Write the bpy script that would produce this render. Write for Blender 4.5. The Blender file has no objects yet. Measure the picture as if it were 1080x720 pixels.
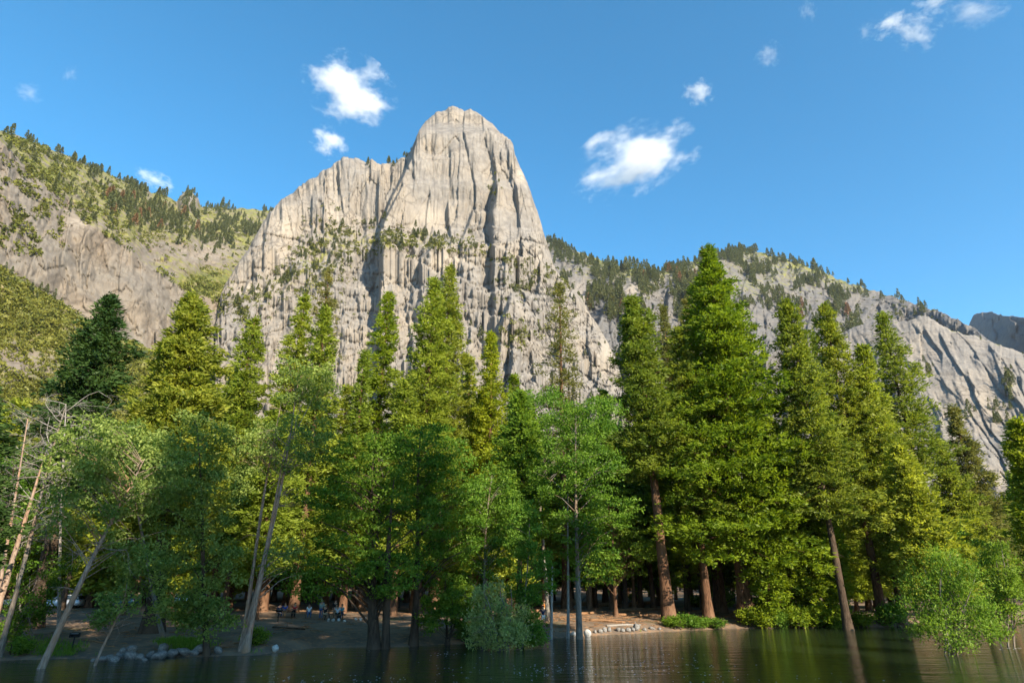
import bpy, math, random
import numpy as np
from mathutils import Vector

rng = np.random.default_rng(7)
random.seed(7)
scene = bpy.context.scene
COL = scene.collection
R_ = math.radians

# ------------------------------------------------------------------ camera
F, TILT, CAMZ = 660.0, R_(21.5), 4.0            # focal length and frame in units of a 1080 x 720 frame
cam_d = bpy.data.cameras.new('camera'); cam = bpy.data.objects.new('camera', cam_d); COL.objects.link(cam)
cam_d.sensor_width = 36.0; cam_d.lens = F / 1080 * 36.0
cam_d.clip_start = 0.1; cam_d.clip_end = 20000
cam.location = (0, 0, CAMZ); cam.rotation_euler = (math.pi / 2 + TILT, 0, 0)
scene.camera = cam

# ------------------------------------------------------------------ light
SUN_EL, SUN_AZ = R_(27), R_(145)                # azimuth clockwise from +Y
SUN = np.array([math.sin(SUN_AZ) * math.cos(SUN_EL), math.cos(SUN_AZ) * math.cos(SUN_EL), math.sin(SUN_EL)])
world = bpy.data.worlds.new('World'); scene.world = world; world.use_nodes = True
wn = world.node_tree; bg = wn.nodes['Background']
sky = wn.nodes.new('ShaderNodeTexSky'); sky.sky_type = 'NISHITA'; sky.sun_disc = False
sky.sun_elevation = SUN_EL; sky.sun_rotation = SUN_AZ; sky.altitude = 1200
sky.air_density = 1.0; sky.dust_density = 0.2; sky.ozone_density = 3.0
skc = wn.nodes.new('ShaderNodeHueSaturation'); skc.inputs['Saturation'].default_value = 1.25; skc.inputs['Hue'].default_value = 0.485
wn.links.new(sky.outputs[0], skc.inputs['Color']); wn.links.new(skc.outputs[0], bg.inputs['Color']); bg.inputs['Strength'].default_value = 0.114
sun_d = bpy.data.lights.new('sun', 'SUN'); sun = bpy.data.objects.new('sun', sun_d); COL.objects.link(sun)
sun_d.energy = 4.7; sun_d.angle = R_(0.5); sun_d.color = (1.0, 0.86, 0.66)
sun.rotation_euler = Vector(SUN).to_track_quat('Z', 'Y').to_euler()
sun.location = (60, -60, 80)
scene.view_settings.view_transform = 'Standard'; scene.view_settings.look = 'None'
scene.view_settings.gamma = 1.0; scene.view_settings.use_curve_mapping = False
scene.view_settings.exposure = 1.47
scene.cycles.max_bounces = 8; scene.cycles.diffuse_bounces = 3; scene.cycles.glossy_bounces = 3
scene.cycles.transmission_bounces = 4; scene.cycles.volume_bounces = 6; scene.cycles.transparent_max_bounces = 6
scene.cycles.volume_step_rate = 1.0; scene.cycles.volume_max_steps = 128

# ------------------------------------------------------------------ picking points in the place
CT, ST = math.cos(TILT), math.sin(TILT)
def ray(px, py):
    x = (np.asarray(px, float) - 540) / F; y = (360 - np.asarray(py, float)) / F
    return x, CT - y * ST, ST + y * CT
def at_range(px, py, R):
    dx, dy, dz = ray(px, py); h = np.hypot(dx, dy)
    return np.stack([dx / h * R, dy / h * R, CAMZ + dz / h * R], -1)
def project(P):
    x, y, z = P[0], P[1], P[2] - CAMZ
    zc = y * CT + z * ST; yc = -y * ST + z * CT
    return 540 + F * x / zc, 360 - F * yc / zc, zc
def mpp(P):                                      # metres per frame unit at a point
    return project(P)[2] / F

# ------------------------------------------------------------------ noise
def _hash(ix, iy, s):
    n = (ix.astype(np.int64) * 374761393 + iy.astype(np.int64) * 668265263 + s * 1442695041) & 0x7fffffff
    n = ((n ^ (n >> 13)) * 1274126177) & 0x7fffffff
    n = ((n ^ (n >> 16)) * 1103515245) & 0x7fffffff
    return ((n ^ (n >> 15)) & 0xffffff) / float(0xffffff)
def vnoise(x, y, s=0):
    ix, iy = np.floor(x), np.floor(y); fx, fy = x - ix, y - iy
    fx = fx * fx * (3 - 2 * fx); fy = fy * fy * (3 - 2 * fy)
    a, b = _hash(ix, iy, s), _hash(ix + 1, iy, s); c, d = _hash(ix, iy + 1, s), _hash(ix + 1, iy + 1, s)
    return (a + (b - a) * fx) * (1 - fy) + (c + (d - c) * fx) * fy
def fbm(x, y, s=0, o=4, g=0.5):
    v, a, t = 0, 1.0, 0
    for i in range(o):
        v = v + a * (vnoise(x, y, s + i * 17) * 2 - 1); t += a; a *= g; x, y = x * 2.03 + 11.3, y * 2.03 + 5.7
    return v / t
def ridged(x, y, s=0, o=4):
    v, a, t = 0, 1.0, 0
    for i in range(o):
        v = v + a * (1 - np.abs(vnoise(x, y, s + i * 17) * 2 - 1)); t += a; a *= 0.5; x, y = x * 2.03 + 3.3, y * 2.03 + 7.7
    return v / t
def cells(x, y, s=0, tilt=0.6):                  # faceted blocks: every cell has its own offset and tilt
    ix, iy = np.floor(x), np.floor(y); best = np.full(x.shape, 9.0); out = np.zeros(x.shape)
    for i in (-1, 0, 1):
        for j in (-1, 0, 1):
            cx, cy = ix + i, iy + j
            ux = cx + _hash(cx, cy, s); uy = cy + _hash(cx, cy, s + 5)
            d = (x - ux) ** 2 + (y - uy) ** 2
            v = _hash(cx, cy, s + 9) * 2 - 1 + tilt * ((x - ux) * (_hash(cx, cy, s + 13) * 2 - 1) + (y - uy) * (_hash(cx, cy, s + 21) * 2 - 1)) * 2
            m = d < best; best = np.where(m, d, best); out = np.where(m, v, out)
    return out
def sstep(a, b, x):
    t = np.clip((x - a) / (b - a), 0, 1); return t * t * (3 - 2 * t)

# ------------------------------------------------------------------ mesh building
class Geo:
    def __init__(s): s.V, s.Q, s.T, s.n = [], [], [], 0
    def add(s, V, Q, tint=None):
        V = np.asarray(V, float).reshape(-1, 3); Q = np.asarray(Q, int).reshape(-1, 4)
        s.V.append(V); s.Q.append(Q + s.n); s.n += len(V)
        s.T.append(np.full(len(Q), 0.5) if tint is None else np.broadcast_to(tint, (len(Q),)))
    def tube(s, P, r, k=8, tint=None, cap=True):
        P = np.asarray(P, float); n = len(P); r = np.broadcast_to(np.asarray(r, float), (n,))
        t = np.gradient(P, axis=0); t /= np.linalg.norm(t, axis=1)[:, None] + 1e-9
        m = np.abs(t.mean(0)); ref = np.eye(3)[int(np.argmin(m))]
        u = np.cross(t, ref); u /= np.linalg.norm(u, axis=1)[:, None] + 1e-9; v = np.cross(t, u)
        a = np.arange(k) * 2 * math.pi / k
        V = P[:, None, :] + r[:, None, None] * (np.cos(a)[None, :, None] * u[:, None, :] + np.sin(a)[None, :, None] * v[:, None, :])
        i = np.arange(n - 1)[:, None] * k; j = np.arange(k)[None, :]; j2 = (j + 1) % k
        Q = np.stack([i + j, i + j2, i + k + j2, i + k + j], -1).reshape(-1, 4)
        V = V.reshape(-1, 3)
        if cap and k == 4 : Q = np.concatenate([Q, [[3, 2, 1, 0]], [[(n-1)*k, (n-1)*k+1, (n-1)*k+2, (n-1)*k+3]]])
        elif cap and k % 2 == 0:
            c = [[0, q, q + 1, q + 2] for q in range(1, k - 2, 2)]
            b = (n - 1) * k
            Q = np.concatenate([Q, np.array(c)[:, ::-1], np.array(c) + b])
        s.add(V, Q, tint)
    def leaves(s, P, D, ln, wd, tint, curl=0.15, face=None, jit=0.35):
        n = len(P); D = D / (np.linalg.norm(D, axis=1)[:, None] + 1e-9)
        S = np.cross(D, rng.normal(size=(n, 3)) if face is None else face + rng.normal(0, jit, (n, 3))); S /= np.linalg.norm(S, axis=1)[:, None] + 1e-9
        N = np.cross(D, S)
        ln = np.broadcast_to(ln, (n,))[:, None]; wd = np.broadcast_to(wd, (n,))[:, None]
        mid = P + D * ln * 0.45
        V = np.stack([P, mid + S * wd * 0.5 + N * ln * curl, P + D * ln, mid - S * wd * 0.5 + N * ln * curl], 1).reshape(-1, 3)
        Q = np.arange(4 * n).reshape(n, 4)
        s.add(V, Q, tint)
    def box(s, c, size, rz=0.0, tint=None, rx=0.0):
        hx, hy, hz = np.asarray(size, float) / 2
        V = np.array([[x, y, z] for z in (-hz, hz) for y in (-hy, hy) for x in (-hx, hx)])
        if rx: ca, sa = math.cos(rx), math.sin(rx); V = V @ np.array([[1, 0, 0], [0, ca, sa], [0, -sa, ca]])
        if rz: ca, sa = math.cos(rz), math.sin(rz); V = V @ np.array([[ca, sa, 0], [-sa, ca, 0], [0, 0, 1]])
        s.add(V + np.asarray(c, float), [[0, 2, 3, 1], [4, 5, 7, 6], [0, 1, 5, 4], [2, 6, 7, 3], [0, 4, 6, 2], [1, 3, 7, 5]], tint)
    def mesh(s, name, mat, smooth=False):
        V = np.concatenate(s.V); Q = np.concatenate(s.Q); T = np.concatenate(s.T)
        me = bpy.data.meshes.new(name)
        me.vertices.add(len(V)); me.vertices.foreach_set('co', V.astype(np.float32).ravel())
        me.loops.add(Q.size); me.loops.foreach_set('vertex_index', Q.astype(np.int32).ravel())
        me.polygons.add(len(Q)); me.polygons.foreach_set('loop_start', (np.arange(len(Q)) * 4).astype(np.int32))
        me.update(calc_edges=True)
        at = me.attributes.new('tint', 'FLOAT', 'FACE'); at.data.foreach_set('value', T.astype(np.float32))
        if smooth: me.polygons.foreach_set('use_smooth', np.ones(len(Q), bool))
        me.materials.append(mat); me.validate()
        return me
    def build(s, name, mat, parent=None, smooth=False):
        return link(name, s.mesh(name, mat, smooth), parent)
def link(name, me, parent=None):
    o = bpy.data.objects.new(name, me); COL.objects.link(o)
    if parent is not None: o.parent = parent
    return o
def tag(o, label=None, cat=None, group=None, kind=None):
    if label: o['label'] = label
    if cat: o['category'] = cat
    if group: o['group'] = group
    if kind: o['kind'] = kind
    return o
def thing(name, label, cat, loc, rz=0, group=None):
    o = bpy.data.objects.new(name, None); COL.objects.link(o); o.empty_display_size = 0.3
    o.location = loc; o.rotation_euler = (0, 0, rz)
    return tag(o, label, cat, group)

# ------------------------------------------------------------------ materials
class NT:
    def __init__(s, name):
        s.m = bpy.data.materials.new(name); s.m.use_nodes = True; s.t = s.m.node_tree; s.t.nodes.clear()
        s.out = s.n('ShaderNodeOutputMaterial')
    def n(s, typ, **kw):
        nd = s.t.nodes.new(typ)
        for k, v in kw.items(): setattr(nd, k, v)
        return nd
    def l(s, a, b): s.t.links.new(a, b)
    def sock(s, v, inp):
        if hasattr(v, 'is_output'): s.l(v, inp)
        else: inp.default_value = v
    def mix(s, f, a, b, mode='MIX'):
        m = s.n('ShaderNodeMix', data_type='RGBA', blend_type=mode)
        s.sock(f, m.inputs[0])
        for v, i in ((a, 6), (b, 7)):
            if isinstance(v, tuple): v = (*v, 1.0)[:4]
            s.sock(v, m.inputs[i])
        return m.outputs[2]
    def math(s, op, a, b=0.0, clamp=False):
        m = s.n('ShaderNodeMath', operation=op, use_clamp=clamp); s.sock(a, m.inputs[0]); s.sock(b, m.inputs[1]); return m.outputs[0]
    def coords(s, scale=(1, 1, 1), out='Object', rot=(0, 0, 0)):
        tc = s.n('ShaderNodeTexCoord'); mp = s.n('ShaderNodeMapping'); mp.inputs['Scale'].default_value = scale
        mp.inputs['Rotation'].default_value = rot
        s.l(tc.outputs[out], mp.inputs[0]); return mp.outputs[0]
    def noise(s, vec, scale, detail=5, rough=0.55, out=0):
        nd = s.n('ShaderNodeTexNoise'); nd.inputs['Scale'].default_value = scale; nd.inputs['Detail'].default_value = detail
        nd.inputs['Roughness'].default_value = rough; s.l(vec, nd.inputs['Vector']); return nd.outputs[out]
    def ramp(s, v, stops):
        r = s.n('ShaderNodeValToRGB'); s.l(v, r.inputs[0]); e = r.color_ramp.elements
        while len(e) < len(stops): e.new(0.5)
        for q, (p, c) in zip(e, stops):
            q.position = p; q.color = (c, c, c, 1) if not isinstance(c, tuple) else (*c, 1)
        return r.outputs[0]
    def attr(s, name, out='Fac'):
        a = s.n('ShaderNodeAttribute', attribute_name=name); return a.outputs[out]
    def bsdf(s, col, rough=0.9, spec=0.2, bump=None, strength=0.5, dist=0.1, metal=0.0):
        p = s.n('ShaderNodeBsdfPrincipled'); s.sock((*col, 1.0) if isinstance(col, tuple) else col, p.inputs['Base Color'])
        s.sock(rough, p.inputs['Roughness']); p.inputs['Specular IOR Level'].default_value = spec; p.inputs['Metallic'].default_value = metal
        if bump is not None:
            b = s.n('ShaderNodeBump'); b.inputs['Strength'].default_value = strength; b.inputs['Distance'].default_value = dist
            s.l(bump, b.inputs['Height']); s.l(b.outputs[0], p.inputs['Normal'])
        s.l(p.outputs[0], s.out.inputs[0]); return s.m

def foliage(name, a, b, transl=0.35, gloss=0.006):
    """leaf colour runs from a to b with the tint of the leaf clump; whole trees differ a little in hue"""
    t = NT(name)
    col = t.mix(t.attr('tint'), a, b)
    oi = t.n('ShaderNodeObjectInfo')
    hs = t.n('ShaderNodeHueSaturation')
    t.l(t.math('MULTIPLY_ADD', oi.outputs['Random'], 0.03), hs.inputs['Hue'])
    hs.inputs['Hue'].default_value = 0.5
    mh = t.n('ShaderNodeMath', operation='MULTIPLY_ADD'); t.l(oi.outputs['Random'], mh.inputs[0]); mh.inputs[1].default_value = 0.03; mh.inputs[2].default_value = 0.485
    t.l(mh.outputs[0], hs.inputs['Hue'])
    mv = t.n('ShaderNodeMath', operation='MULTIPLY_ADD'); t.l(oi.outputs['Random'], mv.inputs[0]); mv.inputs[1].default_value = -0.3; mv.inputs[2].default_value = 1.12
    t.l(mv.outputs[0], hs.inputs['Value'])
    t.l(col, hs.inputs['Color'])
    d = t.n('ShaderNodeBsdfDiffuse'); tr = t.n('ShaderNodeBsdfTranslucent'); m = t.n('ShaderNodeMixShader')
    t.l(hs.outputs[0], d.inputs[0])
    t.l(t.mix(1.0, hs.outputs[0], (1.35, 1.3, 0.6), 'MULTIPLY'), tr.inputs[0])
    m.inputs[0].default_value = transl; t.l(d.outputs[0], m.inputs[1]); t.l(tr.outputs[0], m.inputs[2])
    gl = t.n('ShaderNodeBsdfGlossy'); gl.inputs['Roughness'].default_value = 0.45; gl.inputs['Color'].default_value = (1, 1, 1, 1)
    m2 = t.n('ShaderNodeMixShader'); m2.inputs[0].default_value = gloss
    t.l(m.outputs[0], m2.inputs[1]); t.l(gl.outputs[0], m2.inputs[2])
    t.l(m2.outputs[0], t.out.inputs[0]); return t.m
M = {}
M['cedar'] = foliage('cedar_sprays', (0.105, 0.165, 0.012), (0.285, 0.345, 0.024), 0.48)
M['pine'] = foliage('pine_needles', (0.100, 0.148, 0.020), (0.255, 0.300, 0.040), 0.48)
M['olive'] = foliage('olive_needles', (0.120, 0.130, 0.036), (0.240, 0.230, 0.070), 0.45)
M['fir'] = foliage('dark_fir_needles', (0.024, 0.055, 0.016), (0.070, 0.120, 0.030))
M['yellow'] = foliage('sunny_needles', (0.120, 0.170, 0.018), (0.300, 0.360, 0.045), 0.48)  # yellow of the evening sun put into the needle colour
M['alder'] = foliage('alder_leaves', (0.055, 0.125, 0.014), (0.190, 0.310, 0.036), 0.48)
M['aspen'] = foliage('cottonwood_leaves', (0.075, 0.145, 0.030), (0.240, 0.330, 0.085), 0.48)
M['fresh'] = foliage('fresh_green_leaves', (0.085, 0.175, 0.020), (0.215, 0.335, 0.045), 0.48)
M['willow'] = foliage('willow_leaves', (0.240, 0.295, 0.095), (0.440, 0.500, 0.200), 0.5)
M['scrub'] = foliage('scrub_leaves', (0.085, 0.100, 0.018), (0.175, 0.175, 0.032), 0.2)
M['rust'] = foliage('dry_needles', (0.15, 0.085, 0.04), (0.24, 0.15, 0.08), 0.2)
M['distant'] = foliage('ridge_needles', (0.075, 0.095, 0.040), (0.155, 0.165, 0.066), 0.3)

def bark(name, a, b, c, s=1.0):
    t = NT(name); v = t.coords((3 * s, 3 * s, 0.5 * s)); n1 = t.noise(v, 3.0, 8, 0.65); v2 = t.coords((.5, .5, .25)); n2 = t.noise(v2, 1.2, 3)
    col = t.mix(t.ramp(n1, [(0.35, 0.0), (0.62, 1.0)]), a, b); col = t.mix(t.ramp(n2, [(0.45, 0.0), (0.65, 1.0)]), col, c)
    return t.bsdf(col, 0.95, 0.1, n1, 0.9, 0.12)
M['bark_red'] = bark('red_cedar_bark', (0.026, 0.015, 0.010), (0.150, 0.080, 0.048), (0.17, 0.10, 0.062))
M['bark_slim'] = bark('sunlit_slim_bark', (0.070, 0.040, 0.026), (0.27, 0.155, 0.095), (0.24, 0.15, 0.10))  # paler copy of the red bark: sunlight on the trunks put into the colour
M['bark_dark'] = bark('dark_fir_bark', (0.025, 0.018, 0.013), (0.080, 0.058, 0.042), (0.10, 0.07, 0.05))
M['bark_grey'] = bark('grey_alder_bark', (0.09, 0.08, 0.07), (0.26, 0.24, 0.21), (0.20, 0.13, 0.08), 1.5)
M['bark_lean'] = bark('peeling_reddish_bark', (0.15, 0.105, 0.080), (0.38, 0.30, 0.245), (0.34, 0.19, 0.11), 1.2)
M['dead'] = bark('weathered_dead_wood', (0.16, 0.15, 0.14), (0.38, 0.36, 0.33), (0.27, 0.24, 0.21), 2.0)
M['log'] = bark('fallen_log_wood', (0.12, 0.06, 0.03), (0.34, 0.20, 0.11), (0.26, 0.15, 0.08), 1.5)

def granite(name, lo, hi, warm, streak=0.5, scale=1.0, ck=0.55):
    t = NT(name); P = t.coords((1, 1, 1))
    n1 = t.noise(P, 0.010 * scale, 6, 0.6); n2 = t.noise(P, 0.09 * scale, 7, 0.65)
    vs = t.coords((0.055, 0.055, 0.0055)); n3 = t.noise(vs, 1.0 * scale, 6, 0.62)
    col = t.mix(t.ramp(n2, [(0.32, 0.0), (0.68, 1.0)]), lo, hi)
    col = t.mix(t.ramp(n1, [(0.42, 0.0), (0.66, 0.75)]), col, warm)
    dk = t.ramp(n3, [(0.30, streak), (0.48, 0.0)])
    col = t.mix(dk, col, (lo[0] * 0.5, lo[1] * 0.48, lo[2] * 0.46))
    pl = t.ramp(n3, [(0.60, 0.0), (0.74, 0.6)])
    col = t.mix(pl, col, (hi[0] * 1.35, hi[1] * 1.35, hi[2] * 1.3))
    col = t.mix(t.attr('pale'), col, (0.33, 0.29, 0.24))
    # joints: dark stained cracks, mostly upright, and a few level ones
    for sc_, wd_, sd_ in (((0.030, 0.030, 0.0075), 0.020, 0.0), ((0.012, 0.012, 0.020), 0.012, 7.0)):
        mp = t.n('ShaderNodeMapping'); mp.inputs['Scale'].default_value = sc_; mp.inputs['Location'].default_value = (sd_, 3, 1)
        wr = t.n('ShaderNodeVectorMath', operation='MULTIPLY_ADD'); wr.inputs[1].default_value = (26, 26, 26)
        t.l(t.noise(P, 0.02, 5, .6, 1), wr.inputs[0]); t.l(P, wr.inputs[2]); t.l(wr.outputs[0], mp.inputs[0])
        vo = t.n('ShaderNodeTexVoronoi', feature='DISTANCE_TO_EDGE'); t.l(mp.outputs[0], vo.inputs['Vector']); vo.inputs['Scale'].default_value = 1.0
        col = t.mix(t.math('MULTIPLY', t.ramp(vo.outputs['Distance'], [(0.0, ck), (wd_ * 2.2, 0.0)]), t.ramp(n1, [(.4, 0.15), (.6, 1.0)])), col, (lo[0] * .38, lo[1] * .36, lo[2] * .34))
    # scrub and grass growing on ledges and gentle slopes
    gn = t.noise(P, 0.06, 6, 0.7)
    green = t.mix(t.ramp(gn, [(0.40, 0.0), (0.62, 1.0)]), (0.060, 0.078, 0.018), (0.165, 0.165, 0.045))
    green = t.mix(t.ramp(n2, [(0.52, 0.0), (0.66, 0.8)]), green, (0.24, 0.19, 0.12))
    vg = t.math('ADD', t.attr('veg'), t.math('MULTIPLY', t.math('SUBTRACT', gn, 0.5), 1.2))
    col = t.mix(t.ramp(vg, [(0.42, 0.0), (0.54, 1.0)]), col, green)
    bn = t.noise(P, 0.35, 6, 0.7)
    return t.bsdf(col, 0.92, 0.12, bn, 0.55, 2.0)
M['granite'] = granite('peak_granite', (0.131, 0.123, 0.116), (0.218, 0.203, 0.185), (0.245, 0.211, 0.170))
M['granite_brown'] = granite('brown_wall_granite', (0.113, 0.100, 0.087), (0.173, 0.156, 0.133), (0.192, 0.153, 0.113), 0.55)
M['granite_grey'] = granite('grey_ridge_granite', (0.081, 0.081, 0.084), (0.140, 0.136, 0.133), (0.147, 0.133, 0.116), 0.4)

def simple(name, col, rough=0.6, spec=0.3, metal=0.0, var=0.15, sc=8.0):
    t = NT(name); n = t.noise(t.coords(), sc, 4)
    c = t.mix(n, tuple(x * (1 - var) for x in col), tuple(min(1, x * (1 + var)) for x in col))
    return t.bsdf(c, rough, spec, None, metal=metal)

# ------------------------------------------------------------------ ground, river
SHORE_PX = [(-300, 705), (-60, 699), (40, 694), (130, 693), (270, 691), (330, 683), (420, 682), (480, 679), (560, 674), (640, 669), (700, 666), (760, 663), (900, 661), (960, 660), (1080, 655), (1300, 652)]
SX = []
for px_, py_ in SHORE_PX:
    dx, dy, dz = ray(px_, py_); k = -CAMZ / dz; SX.append((dx * k, dy * k))
SX = np.array(sorted(SX))
def shore(x): return np.interp(x, SX[:, 0], SX[:, 1])
def ground(x, y, noise=True):
    x = np.asarray(x, float); y = np.asarray(y, float)
    d = y - shore(x) + (fbm(x * 0.35, y * 0.35, 3, 3) * 1.0 if noise else 0)
    z = np.where(d < 0, np.maximum(d * 0.28, -2.2), 0.75 * (1 - np.exp(-np.maximum(d, 0) / 2.6)) + 0.021 * np.clip(d, 0, 120))
    z = z + np.clip(np.hypot(x, y) - 230, 0, 200) * 0.08
    if noise: z = z + fbm(x * 0.16, y * 0.16, 41, 4) * 0.16 * np.clip(d / 4, 0, 1) + fbm(x * 0.9, y * 0.9, 51, 3) * 0.05
    return z
def gpos(px, R):
    py = 650.0
    for _ in range(6):
        P = at_range(px, py, R); P[2] = float(ground(P[0], P[1])); py = project(P)[1]
    return P
def grid_object(name, X, Y, Z, mat, attrs=None, smooth=True):
    n, m = X.shape
    g = Geo(); idx = np.arange(n * m).reshape(n, m)
    Q = np.stack([idx[:-1, :-1], idx[1:, :-1], idx[1:, 1:], idx[:-1, 1:]], -1).reshape(-1, 4)
    g.add(np.stack([X, Y, Z], -1).reshape(-1, 3), Q)
    me = g.mesh(name, mat, smooth)
    for k, v in (attrs or {}).items():
        a = me.attributes.new(k, 'FLOAT', 'POINT'); a.data.foreach_set('value', v.astype(np.float32).ravel())
    return link(name, me)
def warp_axis(lo, hi, n, c, p): 
    u = np.linspace(-1, 1, n); w = np.sign(u) * np.abs(u) ** p
    return np.where(w < 0, c + w * (c - lo), c + w * (hi - c))
gx = warp_axis(-6000, 6000, 520, 0, 3.6); gy = warp_axis(-1500, 6000, 620, 62, 3.6)
GX, GY = np.meshgrid(gx, gy, indexing='ij')
t = NT('forest_floor'); P = t.coords(); n1 = t.noise(P, 0.35, 6, 0.6); n2 = t.noise(P, 2.5, 8, 0.7); n3 = t.noise(P, 0.12, 3)
c = t.mix(t.ramp(n1, [(0.38, 0.0), (0.62, 1.0)]), (0.115, 0.090, 0.070), (0.205, 0.152, 0.110))
c = t.mix(t.ramp(n2, [(0.50, 0.0), (0.64, 1.0)]), c, (0.29, 0.170, 0.095))
c = t.mix(t.ramp(n3, [(0.56, 0.0), (0.66, 0.5)]), c, (0.07, 0.085, 0.03))
wet = t.n('ShaderNodeSeparateXYZ'); t.l(P, wet.inputs[0])
c = t.mix(t.ramp(t.math('MULTIPLY_ADD', wet.outputs[2], 1.6), [(0.0, 0.75), (0.5, 0.0)]), c, (0.035, 0.028, 0.021))
M['soil'] = t.bsdf(c, 0.95, 0.1, n2, 0.7, 0.12)
tag(grid_object('ground', GX, GY, ground(GX, GY), M['soil']), kind='structure')

t = NT('river_water'); P = t.coords((0.55, 1.6, 1)); w1 = t.noise(P, 0.55, 4, 0.55); P2 = t.coords((0.8, 2.6, 1)); w2 = t.noise(P2, 2.2, 4, 0.6)
P3 = t.coords((1, 1, 1)); w3 = t.noise(P3, 0.16, 3, 0.5)
hgt = t.math('ADD', t.math('MULTIPLY', w1, 0.8), t.math('MULTIPLY', w2, t.math('MULTIPLY', w3, 0.42)))
t.bsdf((0.013, 0.022, 0.011), 0.05, 0.5, hgt, 0.40, 0.32)
M['water'] = t.m
wx = warp_axis(-5000, 5000, 80, 0, 3.0); wy = np.concatenate([[-1500, -600, -200], np.linspace(-60, 110, 60)])
WX, WY = np.meshgrid(wx, wy, indexing='ij')
tag(grid_object('river', WX, WY, np.zeros_like(WX), M['water']), kind='structure')

# ------------------------------------------------------------------ mountains
class Mountain:
    def __init__(s, name, mat, sky, x0, x1, Rfun, vegfun=None, palefun=None, rows=260, bottom=638, step=1.0, edge=30.0, back=320, rough=1.4, smooth=False, tol=3.0):
        sx, sy = np.array(sky, float).T
        px = np.arange(x0, x1 + 0.01, step); n = len(px)
        top = np.interp(px, sx, sy) + fbm(px / 9.0, px * 0, 77, 4, 0.6) * rough * 1.6 + cells(px / 5.0, px * 0, 78, 0) * rough * 0.8
        slope = np.gradient(top, px)
        v = np.linspace(0, 1, rows); v = 1 - (1 - v) ** 1.18
        PX = np.repeat(px[:, None], rows, 1); PY = bottom + (top[:, None] - bottom) * v[None, :]
        d = (PY - top[:, None]) / np.sqrt(1 + slope[:, None] ** 2)
        R = Rfun(PX, PY, top[:, None])
        R = np.maximum(R, np.maximum.accumulate(R, 1) - tol) + edge * np.exp(-d / 4.0)   # only small overhangs
        P = at_range(PX, PY, R)
        veg = vegfun(PX, PY, top[:, None]) if vegfun else np.zeros_like(PX)
        pale = palefun(PX, PY, top[:, None]) if palefun else np.zeros_like(PX)
        # the far side behind the skyline, so that the mountain is a solid mass
        kb = 8; q = np.linspace(0, 1, kb + 1)[1:]
        dx, dy, _ = ray(px, top); h = np.hypot(dx, dy)
        RB = R[:, -1][:, None] + back * q[None, :]; ZB = P[:, -1, 2][:, None] * (1 - q[None, :] ** 2 * 0.55) - 10 * q[None, :]
        B = np.stack([dx[:, None] / h[:, None] * RB, dy[:, None] / h[:, None] * RB, ZB], -1)
        A = np.concatenate([P, B], 1); ext = lambda f: np.concatenate([f, np.repeat(f[:, -1:], kb, 1)], 1)
        s.o = tag(grid_object(name, A[..., 0], A[..., 1], A[..., 2], mat, {'veg': ext(veg), 'pale': ext(pale)}, smooth), kind='structure')
        s.P, s.PX, s.PY, s.top, s.px = P, PX, PY, top, px
    def pick(s, n, fun, seed=1):
        """n random points of the visible face, chosen with the probability fun(px, py, top)"""
        r = np.random.default_rng(seed); w = np.clip(fun(s.PX, s.PY, s.top[:, None]), 0, None); w = (w * np.abs(np.gradient(s.PY, axis=1))).ravel(); w /= w.sum()
        i = r.choice(w.size, n, p=w, replace=True)
        return s.P.reshape(-1, 3)[i], s.PX.ravel()[i], s.PY.ravel()[i]

def table(pxs, pys, vals):
    """bilinear table of ranges in metres: rows by py (descending), columns by px"""
    pxs, pys, vals = np.array(pxs, float), np.array(pys, float), np.array(vals, float)
    def f(PX, PY):
        cols = [np.interp(-PY, -pys, vals[:, j]) for j in range(len(pxs))]
        out = cols[0].copy()
        for j in range(len(pxs) - 1):
            tt = np.clip((PX - pxs[j]) / (pxs[j + 1] - pxs[j]), 0, 1); m = PX >= pxs[j]
            out = np.where(m, cols[j] * (1 - tt) + cols[j + 1] * tt, out)
        return out
    return f
def buttress(PX, PY, pts, amp, w=3.0, decay=40.0, taper=10.0, tf=2.6):
    """a rib of rock: sharp edge along the line, fading back to the right of it"""
    x, y = np.array(pts, float).T
    o = np.argsort(y); x0 = np.interp(PY, y[o], x[o])
    tail = taper * 1.5 + abs(amp) * (1.5 if amp < 12 else tf)
    k = sstep(y.min() - taper, y.min() + taper * 0.4, PY) * (1 - sstep(y.max() - taper * 0.3, y.max() + tail, PY))
    u = PX - x0
    return -amp * k * np.where(u < 0, sstep(-w, 0, u), np.exp(-u / decay))
def gully(PX, PY, pts, amp, w=4.0, taper=8.0):
    x, y = np.array(pts, float).T
    o = np.argsort(y); x0 = np.interp(PY, y[o], x[o])
    k = sstep(y.min() - taper, y.min() + taper, PY) * (1 - sstep(y.max() - taper, y.max() + taper, PY))
    return amp * k * np.exp(-((PX - x0) / w) ** 2)
def random_ribs(PX, PY, n, box, ln, amp, seed, slant=0.0, decay=(6, 22)):
    r = np.random.default_rng(seed); out = np.zeros_like(PX)
    for _ in range(n):
        x = r.uniform(box[0], box[2]); y = r.uniform(box[1], box[3]); L = r.uniform(*ln); a = r.uniform(*amp)
        pts = [(x, y)]
        for k in range(3): pts.append((pts[-1][0] + (slant + r.normal(0, 0.16)) * L / 3, pts[-1][1] + L / 3))
        out += buttress(PX, PY, pts, a, r.uniform(1.2, 2.6), r.uniform(*decay), L * 0.2)
    return out
def bump_at(PX, PY, x, y, rx, ry): return np.exp(-((PX - x) / rx) ** 2 - ((PY - y) / ry) ** 2)

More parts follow.
